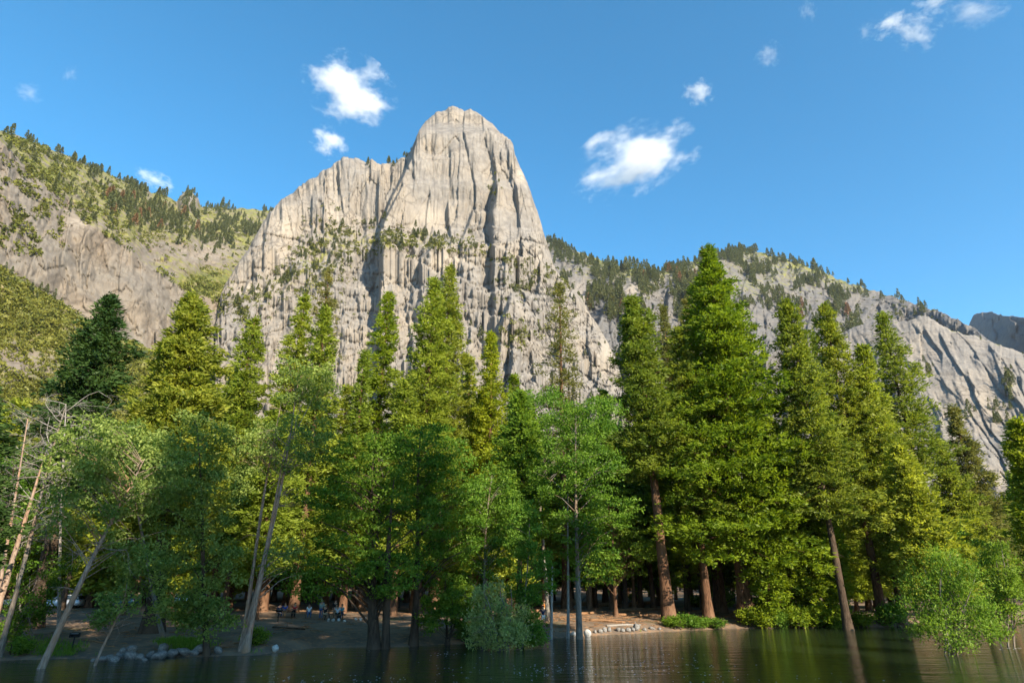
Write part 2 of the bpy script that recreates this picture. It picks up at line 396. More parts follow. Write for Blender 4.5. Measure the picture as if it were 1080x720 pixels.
# --- the great granite peak
SKY_A = [(226, 345), (231, 330), (233, 312), (238, 298), (246, 284), (256, 272), (268, 252), (276, 236), (284, 224), (292, 216), (299, 208), (309, 205), (316, 196), (324, 190), (334, 186), (341, 180), (347, 178), (354, 172), (362, 166), (369, 165), (378, 168), (386, 170), (392, 166), (398, 171), (408, 173), (418, 170), (426, 166), (433, 160), (438, 148), (442, 137), (449, 128), (456, 121), (464, 116), (473, 113.5), (482, 114), (489, 117), (496, 115), (501, 118), (507, 121), (513, 126), (520, 131), (527, 138), (533, 144), (538, 147), (541, 152), (543, 162), (549, 176), (556, 192), (562, 209), (568, 228), (574, 247), (579, 264), (585, 283), (591, 293), (600, 300), (612, 312), (622, 330), (632, 346), (642, 362), (652, 385), (662, 420), (675, 470)]
base_A = table([226, 330, 420, 490, 560, 600, 670], [640, 520, 440, 400, 350, 300, 262, 240, 200, 150, 110],
    [[380, 365, 360, 355, 360, 370, 390], [560, 545, 540, 530, 540, 560, 590], [700, 680, 665, 650, 655, 690, 720], [765, 728, 708, 690, 690, 728, 790],
     [845, 800, 776, 752, 752, 795, 885], [925, 872, 845, 812, 812, 862, 970], [980, 925, 886, 850, 846, 928, 1012], [1010, 985, 950, 915, 895, 980, 1050],
     [1060, 1020, 985, 938, 925, 1010, 1080], [1100, 1050, 1015, 962, 960, 1040, 1100], [1130, 1080, 1040, 985, 990, 1060, 1120]])
def R_A(PX, PY, top):
    R = base_A(PX, PY)
    up = sstep(262, 228, PY + fbm(PX / 30, PY / 30, 5) * 14)               # the smooth upper walls
    R = R + 18 * fbm(PX / 60, PY / 80, 11, 2)
    wx = PX + fbm(PX / 26, PY / 60, 8) * 7; wy = PY + fbm(PX / 40, PY / 40, 9) * 12
    low = 1 - up; lf = sstep(432, 418, PX) * up
    R = R + cells(wx / 19, wy / 80, 21, 0.9) * (5 + 5 * lf) + cells(wx / 8, wy / 50, 22, 0.8) * (1.8 + 4.2 * lf) + cells(wx / 3.4, wy / 26, 23, 0.6) * (1.0 + 1.4 * lf)
    R = R + low * (cells(wx / 19, wy / 26, 31, 0.9) * 7.0 + cells(wx / 8, wy / 12, 37, 0.8) * 3.0 + cells(wx / 3.6, wy / 6, 38, 0.7) * 1.6)
    dg = PY - PX * 0.28
    R = R + low * (cells(wx / 46 + 3, dg / 15 + fbm(PX / 40, PY / 40, 43) * .7, 44, 0.9) * 9.0 + cells(wx / 20, (PY + PX * .35) / 8, 45, .9) * 4.0)
    R = R + fbm(PX / 6, PY / 8, 41, 5, 0.7) * (1.6 + 2.2 * low)
    # main steps of the wall
    R = R + buttress(PX, PY, [(441, 138), (436, 165), (424, 190), (413, 210), (402, 238)], 75, 3, 160, 10, 4.0)
    R = R + buttress(PX, PY, [(426, 196), (410, 226), (398, 252)], 26, 3, 40)
    R = R + buttress(PX, PY, [(526, 196), (521, 215), (519, 240), (523, 272)], 46, 7, 34, 8, 2.6)
    R = R + gully(PX, PY, [(520, 200), (516, 228), (518, 262)], 20, 4)
    R = R + buttress(PX, PY, [(509, 118), (512, 140), (517, 158), (524, 178)], 15, 3, 22)
    R = R + buttress(PX, PY, [(535, 148), (540, 180), (548, 214)], 12, 3, 12)
    R = R + buttress(PX, PY, [(500, 224), (495, 238), (488, 254)], 22, 4, 22, 5)
    R = R + buttress(PX, PY, [(474, 214), (472, 232), (476, 246)], 13, 2.5, 18, 5)
    R = R + buttress(PX, PY, [(536, 255), (534, 272)], 16, 2.5, 14, 4)
    R = R + buttress(PX, PY, [(345, 178), (344, 205), (343, 240)], 18, 3, 30)
    R = R + buttress(PX, PY, [(330, 208), (330, 232)], 14, 2.5, 20, 5)
    R = R + buttress(PX, PY, [(404, 170), (402, 190), (400, 205)], 16, 3, 20, 5)
    R = R + buttress(PX, PY, [(290, 216), (284, 235), (279, 258)], 20, 3, 18, 6)
    R = R + buttress(PX, PY, [(318, 282), (308, 294), (300, 306)], 22, 4, 30, 5)
    R = R + buttress(PX, PY, [(262, 300), (254, 318), (262, 338)], 20, 3, 22, 6)
    R = R + buttress(PX, PY, [(462, 255), (455, 264), (446, 272)], 34, 5, 40, 4)
    R = R + buttress(PX, PY, [(540, 316), (534, 335), (528, 370), (524, 398)], 42, 6, 40, 10)
    R = R + buttress(PX, PY, [(510, 305), (508, 322), (511, 335)], 20, 3, 22, 5)
    R = R + buttress(PX, PY, [(543, 372), (540, 396)], 16, 3, 16, 5)
    # the roof near the top of the face
    R = R + 9 * sstep(166, 163.5, PY + (PX - 455) * -0.25 + np.round((PX - 450) / 8) * 0.9) * sstep(440, 448, PX) * sstep(478, 472, PX) * (PY > 150) * sstep(148, 160, PY)
    R = R + random_ribs(PX, PY, 26, (270, 150, 570, 260), (14, 50), (2.5, 8), 51)
    R = R + random_ribs(PX, PY, 60, (240, 262, 650, 420), (6, 30), (3, 10), 52, -0.4)
    return R
def ledgeA(PX, PY):
    a = np.exp(-((PY - np.interp(PX, [260, 330, 380, 420, 460, 500, 560, 620], [318, 268, 246, 248, 250, 262, 285, 300])) / np.interp(PX, [260, 330, 380, 440, 560, 620], [10, 22, 14, 9, 8, 8])) ** 2)
    b = bump_at(PX, PY, 345, 268, 22, 32) + bump_at(PX, PY, 320, 300, 28, 14) + bump_at(PX, PY, 548, 305, 24, 12) + bump_at(PX, PY, 545, 352, 16, 14) + bump_at(PX, PY, 520, 205, 4, 26) * 0.6 + bump_at(PX, PY, 425, 258, 50, 10) + bump_at(PX, PY, 258, 332, 14, 8) + bump_at(PX, PY, 594, 300, 18, 7)
    return np.clip(a * 0.75 + b * 0.8, 0, 1)
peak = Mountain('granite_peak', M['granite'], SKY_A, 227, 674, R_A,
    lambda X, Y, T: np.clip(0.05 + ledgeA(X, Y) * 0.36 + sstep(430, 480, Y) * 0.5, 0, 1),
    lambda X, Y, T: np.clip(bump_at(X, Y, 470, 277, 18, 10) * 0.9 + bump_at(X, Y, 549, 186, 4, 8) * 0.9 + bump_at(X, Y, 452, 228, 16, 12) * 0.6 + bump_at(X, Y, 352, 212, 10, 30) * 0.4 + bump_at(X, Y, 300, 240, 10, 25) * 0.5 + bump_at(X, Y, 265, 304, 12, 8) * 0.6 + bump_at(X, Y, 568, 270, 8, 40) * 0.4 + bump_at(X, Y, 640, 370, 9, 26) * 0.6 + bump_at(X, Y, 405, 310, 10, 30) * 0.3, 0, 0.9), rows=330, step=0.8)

# --- the mountain left of the peak: wall below, wooded slope above
skyB = [(-140, 75), (-60, 112), (0, 138), (20, 143), (60, 160), (100, 178), (130, 190), (160, 203), (176, 206), (186, 213), (190, 206), (196, 201), (203, 203), (209, 209), (212, 218), (240, 219), (285, 222), (330, 226), (420, 250)]
lipB = ([-140, 0, 30, 80, 120, 160, 200, 240, 275, 330, 420], [60, 148, 178, 226, 252, 280, 304, 318, 340, 380, 420])
botB = ([-140, 0, 70, 110, 150, 200, 260, 330, 420], [230, 284, 318, 338, 358, 396, 430, 450, 470])
def R_B(PX, PY, top):
    lip = np.maximum(np.interp(PX, *lipB) + fbm(PX / 22, PY * 0, 61) * 9, top + 3); bot = np.interp(PX, *botB)
    t1 = np.clip((bot - PY) / (bot - lip), 0, 1); t2 = np.clip((lip - PY) / np.maximum(lip - top, 4), 0, 1); t0 = np.clip((640 - PY) / (640 - bot), 0, 1)
    Rl = np.interp(PX, [-140, 0, 150, 280, 420], [800, 830, 880, 1000, 1100]); Rs = np.interp(PX, [-140, 0, 100, 200, 280, 420], [880, 960, 1280, 1620, 1800, 1900])
    Rb = np.interp(PX, [-140, 0, 150, 280, 420], [690, 720, 760, 880, 980])
    R = 360 + (Rb - 360) * t0 ** 0.8 + (Rl - Rb) * t1 ** 1.2 + (Rs - Rl) * t2 ** 1.25
    wall = sstep(0.0, 0.06, t1) * (1 - sstep(0.0, 0.1, t2)); up = sstep(0, 0.12, t2)
    R = R + 22 * fbm(PX / 50, PY / 60, 63, 3)
    R = R + wall * (cells(PX / 24 + fbm(PX / 20, PY / 30, 71) * .5, PY / 40, 64, 0.9) * 6 + cells(PX / 9, PY / 14, 65, .9) * 3 + cells(PX / 4, PY / 6, 72) * 1.3 + fbm(PX / 6, PY / 9, 66, 5, 0.7) * 2.6)
    R = R + up * (fbm(PX / 14, PY / 9, 68, 5, 0.6) * 34 + cells(PX / 9, PY / 6, 69) * 8)
    R = R - up * 70 * (bump_at(PX, PY, 199, 212, 9, 9) + 0.5 * bump_at(PX, PY, 168, 212, 12, 8))
    R = R + random_ribs(PX, PY, 30, (0, 180, 240, 380), (10, 40), (4, 12), 70, -0.3) * wall
    R = R + wall * (buttress(PX, PY, [(165, 350), (166, 365)], 26, 3, 30, 3) + buttress(PX, PY, [(56, 240), (40, 262), (30, 290)], 14, 4, 30) + buttress(PX, PY, [(98, 236), (90, 250), (86, 262)], 16, 4, 16))
    return R
def vegB(PX, PY, top):
    lip = np.interp(PX, *lipB); t2 = np.clip((lip - PY) / np.maximum(lip - top, 4), -1, 1)
    v = np.where(t2 > 0, 0.40 + 0.12 * sstep(0.0, 0.3, t2), 0.02 + 0.42 * sstep(-0.12, 0.0, t2))
    v = v + 0.35 * bump_at(PX, PY, 215, 300, 25, 12) + 0.3 * bump_at(PX, PY, 245, 330, 22, 10) + 0.3 * bump_at(PX, PY, 18, 240, 14, 28) + 0.2 * bump_at(PX, PY, 15, 185, 40, 12)
    v = v - 0.35 * (bump_at(PX, PY, 199, 212, 10, 11) + bump_at(PX, PY, 215, 268, 30, 14) * 0.7 + bump_at(PX, PY, 165, 260, 22, 9) * 0.5)
    return np.clip(v, 0, 1)
left_mt = Mountain('mountain', M['granite_brown'], skyB, -140, 420, R_B, vegB, lambda X, Y, T: np.clip(bump_at(X, Y, 199, 208, 9, 9) * 0.5 + bump_at(X, Y, 82, 235, 14, 7) * 0.5 + bump_at(X, Y, 215, 266, 26, 10) * 0.3, 0, 0.6), rows=300, edge=20, rough=0.9)

# --- scrubby hillside low on the left
skyC = [(-160, 215), (-80, 248), (0, 282), (20, 292), (40, 304), (70, 322), (90, 336), (110, 350), (150, 364), (185, 382), (215, 402), (260, 432), (320, 468)]
def R_C(PX, PY, top):
    tt = np.clip((640 - PY) / (640 - top), 0, 1)
    R = 300 + (np.interp(PX, [-160, 0, 150, 320], [560, 570, 590, 620]) - 300) * tt ** 0.9
    return R + fbm(PX / 40, PY / 30, 81, 4) * 16 + fbm(PX / 8, PY / 6, 82, 4, 0.6) * 7
hill = Mountain('hills', M['granite_brown'], skyC, -160, 320, R_C,
    lambda X, Y, T: np.clip(0.66 - 0.42 * bump_at(X, Y, 18, 382, 42, 20) - 0.2 * bump_at(X, Y, 75, 345, 12, 6), 0, 1), None, rows=150, edge=10, back=160, rough=0.8, smooth=True)

# --- the wooded ridge right of the peak
skyD = [(540, 255), (575, 254), (590, 256), (600, 261), (618, 268), (640, 277), (660, 281), (690, 285), (718, 283), (735, 274), (752, 266), (775, 264), (800, 266), (825, 272), (860, 284), (895, 298), (930, 309), (955, 316), (975, 324), (993, 329), (1003, 335), (1020, 341), (1060, 372), (1100, 400), (1200, 470)]
base_D = table([540, 620, 680, 740, 800, 880, 960, 1040, 1200], [640, 520, 440, 400, 370, 340, 315, 290, 264],
    [[420, 430, 430, 430, 430, 430, 430, 440, 460], [700, 690, 690, 690, 680, 680, 680, 700, 720], [960, 930, 900, 890, 880, 890, 900, 930, 960], [1060, 1010, 980, 990, 1010, 1040, 1060, 1080, 1120],
     [1150, 1080, 1060, 1090, 1150, 1220, 1300, 1300, 1340], [1240, 1160, 1150, 1200, 1300, 1450, 1620, 1560, 1600], [1320, 1260, 1250, 1330, 1500, 1720, 1850, 1820, 1820], [1480, 1460, 1420, 1520, 1720, 1900, 2000, 2000, 2000], [1700, 1700, 1700, 1740, 1900, 2050, 2100, 2100, 2100]])
def R_D(PX, PY, top):
    R = base_D(PX, PY) + fbm(PX / 40, PY / 28, 91, 4) * 55
    R = R + cells(PX / 17 + PY / 50 + fbm(PX / 30, PY / 30, 97) * .5, PY / 26, 92, 0.9) * 16 + cells(PX / 7 + fbm(PX / 20, PY / 20, 98) * .5, PY / 10, 93, .9) * 8 + cells(PX / 3, PY / 5, 99) * 3 + fbm(PX / 7, PY / 8, 94, 5, 0.7) * 6
    R = R - (ridged(PX / 26 + PY / 60, PY / 40, 95, 2) - 0.6) * 24
    R = R + buttress(PX, PY, [(655, 300), (648, 312), (636, 332), (628, 352)], 85, 5, 60, 6) + buttress(PX, PY, [(690, 290), (682, 305), (664, 330)], 60, 4, 60, 6)
    R = R + buttress(PX, PY, [(733, 275), (724, 286), (722, 300)], 50, 3, 40, 5)
    R = R + random_ribs(PX, PY, 60, (580, 275, 900, 400), (8, 26), (8, 34), 96, -0.4, (8, 26))
    # a shaded face turned away from the sun under the far skyline
    R = R - 3.6 * np.clip(PX - (925 + (PY - 318) * 1.2), 0, 75) * sstep(318, 330, PY + 8 - (top - 318)*0)
    return R
def vegD(PX, PY, top):
    d = PY - top
    return np.clip(0.20 + 0.30 * np.exp(-d / 12) + 0.16 * bump_at(PX, PY, 640, 285, 50, 16) + 0.2 * bump_at(PX, PY, 800, 300, 80, 26) - 0.3 * sstep(900, 940, PX), 0, 0.6)
ridge = Mountain('mountain', M['granite_grey'], skyD, 540, 1200, R_D, vegD, lambda X, Y, T: np.clip(bump_at(X, Y, 670, 305, 14, 8) * 0.5 + bump_at(X, Y, 610, 310, 10, 14) * 0.5 + bump_at(X, Y, 672, 360, 6, 30) * 0.5, 0, 0.6), rows=280, edge=40, rough=1.3)

# --- slab dome in front of the ridge
skyF = [(845, 440), (860, 405), (872, 376), (884, 356), (896, 346), (907, 343), (921, 339), (940, 338), (957, 338), (968, 334), (979, 333), (988, 340), (1004, 349), (1027, 354), (1052, 363), (1080, 373), (1140, 396), (1250, 450)]
base_F = table([845, 900, 960, 1020, 1080, 1250], [640, 520, 470, 440, 410, 380, 350, 330], [[420, 420, 420, 420, 420, 430], [620, 600, 590, 590, 600, 640], [720, 690, 670, 660, 680, 720], [800, 760, 730, 720, 730, 790],
    [880, 840, 800, 790, 800, 850], [960, 930, 880, 870, 880, 930], [1040, 1030, 970, 960, 980, 1000], [1100, 1100, 1040, 1040, 1050, 1060]])
def R_F(PX, PY, top):
    R = base_F(PX, PY) + fbm(PX / 45, PY / 45, 101, 3) * 18
    U, W = PX - PY * 0.62, PY + PX * 0.62                                   # along and across the slabs
    R = R + cells(U / 18 + fbm(U / 30, W / 50, 107) * .6, W / 80, 102, 0.9) * 4.5 + cells(U / 7, W / 34, 103, .9) * 1.5 + cells(U / 3, W / 10, 108) * .8 + fbm(U / 5, W / 12, 104, 5, 0.7) * 1.6
    for pts, a, w in (([(975, 345), (985, 362), (994, 372)], 34, 5), ([(992, 352), (1004, 376), (1018, 396), (1028, 408)], 36, 5), ([(978, 372), (990, 392), (1000, 410)], 18, 4), ([(1030, 374), (1042, 390), (1052, 402)], 20, 4), ([(1044, 364), (1056, 392), (1064, 412)], 34, 5), ([(1008, 348), (1022, 362), (1030, 372)], 26, 4), ([(980, 418), (990, 440), (994, 458)], 26, 5), ([(1028, 420), (1046, 440)], 16, 4), ([(940, 340), (952, 352), (960, 360)], 12, 4), ([(1072, 380), (1078, 400)], 16, 4), ([(962, 340), (972, 352)], 30, 5)):
        R = R + buttress(PX, PY, pts, a * .27, w * .35, 18, 6, 1.5)
    R = R + random_ribs(PX, PY, 40, (900, 345, 1110, 470), (8, 30), (1.5, 5), 106, 0.62, (5, 16))
    return R
dome = Mountain('mountain', M['granite'], skyF, 846, 1250, R_F, lambda X, Y, T: np.clip(0.02 + 0.42 * np.exp(-(Y - T) / 3.0) * sstep(985, 1000, X) + 0.4 * bump_at(X, Y, 978, 400, 8, 8) + 0.45 * bump_at(X, Y, 1064, 402, 6, 14) + 0.3 * bump_at(X, Y, 1040, 412, 40, 5) + 0.3 * bump_at(X, Y, 1060, 432, 30, 6), 0, 0.6), None, rows=260, edge=30, rough=0.9)

# --- far shaded ridge at the right
skyE = [(985, 360), (1010, 348), (1022, 342), (1026, 334), (1034, 330), (1046, 329), (1054, 332), (1066, 334), (1080, 335), (1130, 338), (1250, 360)]
def R_E(PX, PY, top):
    R = 3700 - (PX - 985) * 17.0 - (PY - 330) * 9 + fbm(PX / 16, PY / 20, 111, 5, 0.6) * 70 + cells(PX / 9, PY / 14, 112) * 35
    return np.maximum(R, 1400)
far = Mountain('mountain', M['granite_grey'], skyE, 985, 1250, R_E, lambda X, Y, T: X * 0 + 0.2, None, rows=90, bottom=470, edge=40, rough=1.2)

# ------------------------------------------------------------------ trees
def unit(v): v = np.asarray(v, float); return v / (np.linalg.norm(v, axis=-1, keepdims=True) + 1e-9)
def trunk_path(H, lean=(0, 0), wob=0.25, n=14, bow=0.0):
    z = np.linspace(0, 1, n); ph = rng.uniform(0, 6, 4)
    x = lean[0] * (z + bow * z * (1 - z)) + wob * (np.sin(z * 4 + ph[0]) - math.sin(ph[0])) * z
    y = lean[1] * (z + bow * z * (1 - z)) + wob * (np.sin(z * 3.4 + ph[1]) - math.sin(ph[1])) * z
    return np.stack([x, y, z * H], -1)
def on_path(P, H, h):
    return np.stack([np.interp(h, P[:, 2], P[:, i]) for i in range(3)], -1)
def trunk_geo(P, r0, r1=0.04, k=10, flare=0.5, sink=0.6):
    g = Geo(); z = (P[:, 2] - P[0, 2]) / (P[-1, 2] - P[0, 2]); r = r0 * (1 - z) ** 0.85 + r1
    r = r * (1 + flare * np.exp(-z * 30)) * (1 + 0.05 * rng.normal(size=len(P)))
    Q = np.concatenate([[P[0] - [0, 0, sink]], P]); g.tube(Q, np.concatenate([[r[0] * 1.25], r]), k)
    return g
def conifer(H, Rad, cb=0.2, lean=(0, 0), nb=170, dens=1.0, shape=0.85, droop=0.25, up=0.35, clump=0.55, needle=(0.5, 0.17), nper=9, flat=0.6, ragged=0.3, bare=12, r0=None, gap=0.0, top=0.05, wob=0.2, bow=0.0, lowcut=0.4):
    """a conifer: trunk with limbs, and a crown of sprays carried on separate boughs"""
    P = trunk_path(H, lean, wob, 16, bow); r0 = r0 or H * 0.0115
    nb = int(nb * 1.55); nper = int(nper * 1.75); dens *= 1.45; needle = (needle[0] * 1.0, needle[1] * 0.95)
    tr = trunk_geo(P, r0); cr = Geo()
    pos, dirs, tin = [], [], []
    ph = rng.uniform(0, 6.3, 6)
    for i in range(nb):
        u = 1 - (1 - (i + rng.uniform(0, 1)) / nb) ** 0.62 if False else ((i + rng.uniform(0, 1)) / nb) ** 0.92
        h = H * (cb + (1 - cb) * u)
        az = i * 2.39996 + rng.uniform(-0.5, 0.5)
        prof = (1 - u) ** shape * (1 - lowcut * math.exp(-u / 0.10)) + top * (1 - u)
        irr = 1 + ragged * (math.sin(3 * az + ph[0] + u * 7) * 0.5 + math.sin(5 * az + ph[1] - u * 19) * 0.35 + math.sin(u * 31 + ph[2]) * 0.35)
        L = max(0.35, Rad * prof * irr * rng.uniform(0.5, 1.18))
        if rng.uniform() < max(gap, .10): continue
        base = on_path(P, H, h); o = np.array([math.cos(az), math.sin(az), 0.0])
        s = np.linspace(0.0, 1, 6); rise = up * u - droop * (1 - u) + rng.normal(0, 0.08)
        def bp(q): q = np.asarray(q)[:, None]; return base + o * L * q + np.array([0, 0, 1.0]) * L * (rise * q - 0.22 * q * q + 0.30 * q ** 3 * (1 - u))
        if L > 0.9 and (i % 2 == 0 or gap): tr.tube(bp(s[:5]), np.linspace(r0 * 0.13 * (1 - 0.6 * u), 0.012, 5), 4)
        nc = max(2, int(L / clump * dens * rng.uniform(0.8, 1.2)) + 1)
        q = 1 - rng.uniform(0, 1, nc) ** 1.25 * 0.82
        side = np.array([-o[1], o[0], 0.0]); w = 0.32 * L * np.sin(np.clip(q, 0, 1) * 2.6) + 0.12
        c = bp(q) + side * (rng.uniform(-1, 1, nc) * w)[:, None] + np.array([0, 0, 1.0]) * (rng.normal(0, 0.26, nc) - 0.05 * (w > .5))[:, None]
        d = o * 0.9 + side * rng.normal(0, 0.55, nc)[:, None] + np.array([0, 0, 1.0]) * rng.normal(0.10, 0.2, nc)[:, None]
        pos.append(c); dirs.append(unit(d)); tin.append(np.clip(rng.normal(0.5, 0.22) + rng.normal(0, 0.2, nc), 0, 1))
    nt = 8; hz = H * rng.uniform(0.965, 1.0, nt)
    pos.append(on_path(P, H, hz)); dirs.append(unit(rng.normal(0, 0.4, (nt, 3)) + [0, 0, 1])); tin.append(np.full(nt, 0.5))
    pos, dirs, tin = np.concatenate(pos), np.concatenate(dirs), np.concatenate(tin)
    n = len(pos); k = nper
    pp = np.repeat(pos, k, 0) + rng.normal(0, 1, (n * k, 3)) * [clump * .42, clump * .42, clump * flat * .42]
    dd = unit(np.repeat(dirs, k, 0) + rng.normal(0, 0.5, (n * k, 3)) * [1, 1, 0.7])
    fc = unit(np.repeat(dirs, k, 0) * 1.0 + [0, 0, 0.38] + 0.5 * unit(pp - np.repeat(pos, k, 0)))
    cr.leaves(pp, dd, needle[0] * rng.uniform(0.6, 1.25, n * k), needle[1] * rng.uniform(0.7, 1.3, n * k), np.clip(np.repeat(tin, k) + rng.normal(0, .1, n * k), 0, 1), face=fc)
    for i in range(bare):                           # dead stubs under the crown
        h = H * rng.uniform(0.12, max(cb, 0.16) + 0.08); az = rng.uniform(0, 6.28); b = on_path(P, H, h); L = rng.uniform(0.4, 1.6)
        tr.tube([b, b + np.array([math.cos(az), math.sin(az), -0.1]) * L * .6, b + np.array([math.cos(az + .2), math.sin(az + .2), -0.3]) * L], [0.035, 0.022, 0.008], 4)
    return tr, cr
def twigs(g, P0, d, L, r, depth, spread=0.6, gravity=-0.05, n=3):
    """bare forking branch"""
    d = unit(d); pts = [np.array(P0, float)]
    for k in range(4):
        d = unit(d + rng.normal(0, 0.16, 3) + [0, 0, gravity]); pts.append(pts[-1] + d * L / 4)
    g.tube(pts, np.linspace(r, r * 0.45, 5), 4 if r < 0.06 else 6)
    ends = [pts[-1]]
    if depth:
        for _ in range(n):
            i = rng.integers(1, 5); ends += twigs(g, pts[i], d + rng.normal(0, spread, 3), L * rng.uniform(0.45, 0.75), r * 0.5, depth - 1, spread, gravity, n)
    return ends
def broadleaf(H, lobes, lean=(0, 0), r0=0.16, leaf=0.2, nclump=110, per=60, rc=0.75, flat=0.55, wob=0.3, trunks=1, bow=0.0, hang=0.0, dead=0, narrow=0.62, upright=0.0):
    """a leafy tree: lobes = [(x, y, z, rx, ry, rz, weight)] fill the crown with leaf clumps on limbs"""
    tr, cr = Geo(), Geo(); paths = []
    for k in range(trunks):
        ln = (lean[0] + (rng.normal(0, 0.6) if k else 0), lean[1] + (rng.normal(0, 0.5) if k else 0))
        P = trunk_path(H * (0.94 if not k else rng.uniform(0.7, 0.9)), ln, wob, 14, bow); paths.append(P)
        g = trunk_geo(P, r0 * (1 if not k else .75), 0.02, 9, 0.4); off = np.array([0, 0, 0]) if not k else np.array([rng.normal(0, .3), rng.normal(0, .2), 0])
        for V in g.V: V += off
        tr.add(np.concatenate(g.V), np.concatenate(g.Q))
    nclump = int(nclump * 1.45); per = int(per * 0.86); leaf *= 1.1; rc *= 0.66
    lobes = np.array(lobes, float); w = lobes[:, 6] / lobes[:, 6].sum()
    li = rng.choice(len(lobes), nclump, p=w)
    d = unit(rng.normal(size=(nclump, 3))) * (rng.uniform(0.15, 1, nclump) ** 0.42)[:, None]
    C = lobes[li, :3] + d * lobes[li, 3:6]
    for c in C[:: max(1, nclump // 55)]:
        P = paths[rng.integers(len(paths))]; hh = P[-1, 2]
        h = np.clip(c[2] - np.hypot(c[0] - np.interp(c[2], P[:, 2], P[:, 0]), c[1] - np.interp(c[2], P[:, 2], P[:, 1])) * rng.uniform(0.3, 0.9), 0.12 * hh, hh * .98)
        b = on_path(P, hh, h); m = (b + c) / 2 + [0, 0, 0.12 * np.linalg.norm(c - b)]
        rr = r0 * 0.28 * (1 - 0.6 * h / hh)
        tr.tube([b, (b * 2 + m) / 3, m, (m + c) / 2 + [0, 0, .05], c], [rr, rr * .8, rr * .6, rr * .4, 0.01], 5)
    tint = np.clip(rng.normal(0.5, 0.28, nclump), 0, 1)
    n = nclump * per; cc = np.repeat(C, per, 0)
    off = rng.normal(0, 1, (n, 3)) * [rc * .55, rc * .55, rc * flat * .55]
    D = unit(off) * 0.5 + rng.normal(0, 0.55, (n, 3)) + [0, 0, -hang + upright]
    fc = unit(unit(off) * 0.6 + np.repeat(d, per, 0) * 0.6 + [0, 0, 0.5])
    cr.leaves(cc + off, D, leaf * rng.uniform(0.65, 1.3, n), leaf * narrow * rng.uniform(0.8, 1.2, n), np.clip(np.repeat(tint, per) + rng.normal(0, .2, n), 0, 1), face=fc, jit=0.6)
    for _ in range(dead):
        P = paths[0]; h = P[-1, 2] * rng.uniform(0.35, 0.95); az = rng.uniform(0, 6.28)
        twigs(tr, on_path(P, P[-1, 2], h), [math.cos(az), math.sin(az), 0.3], rng.uniform(1.0, 2.2), 0.03, 2)
    return tr, cr
def plant_tree(name, label, cat, pos, parts, bark, leaf, group=None, rz=0, crown='crown', trunk='trunk'):
    t = thing(name, label, cat, pos, rz, group)
    parts[0].build(trunk, M[bark], t, smooth=True)
    if parts[1] is not None and parts[1].n: parts[1].build(crown, M[leaf], t)
    return t

def gpix(px, py):
    # the point of the bank or the water surface seen at a place of the frame
    for R in np.arange(24, 150, 0.25):
        P = at_range(px, py, R)
        if P[2] <= max(float(ground(P[0], P[1])), 0.0): break
    P[2] = max(float(ground(P[0], P[1])), -0.7); return P, R
def spot(top, R, base=None):
    """base point, height and lean of a tree whose top is seen at `top` (and foot in column `base`)"""
    T = at_range(top[0], top[1], R)
    if base is None: B = np.array([T[0], T[1], float(ground(T[0], T[1]))])
    else:
        B = gpos(base, R); B[2] = float(ground(B[0], B[1]))
    return B, T[2] - B[2], (T[0] - B[0], T[1] - B[1])
def crown_base(py, px, R, B, H): return float(np.clip((at_range(px, py, R)[2] - B[2]) / H, 0.03, 0.9))

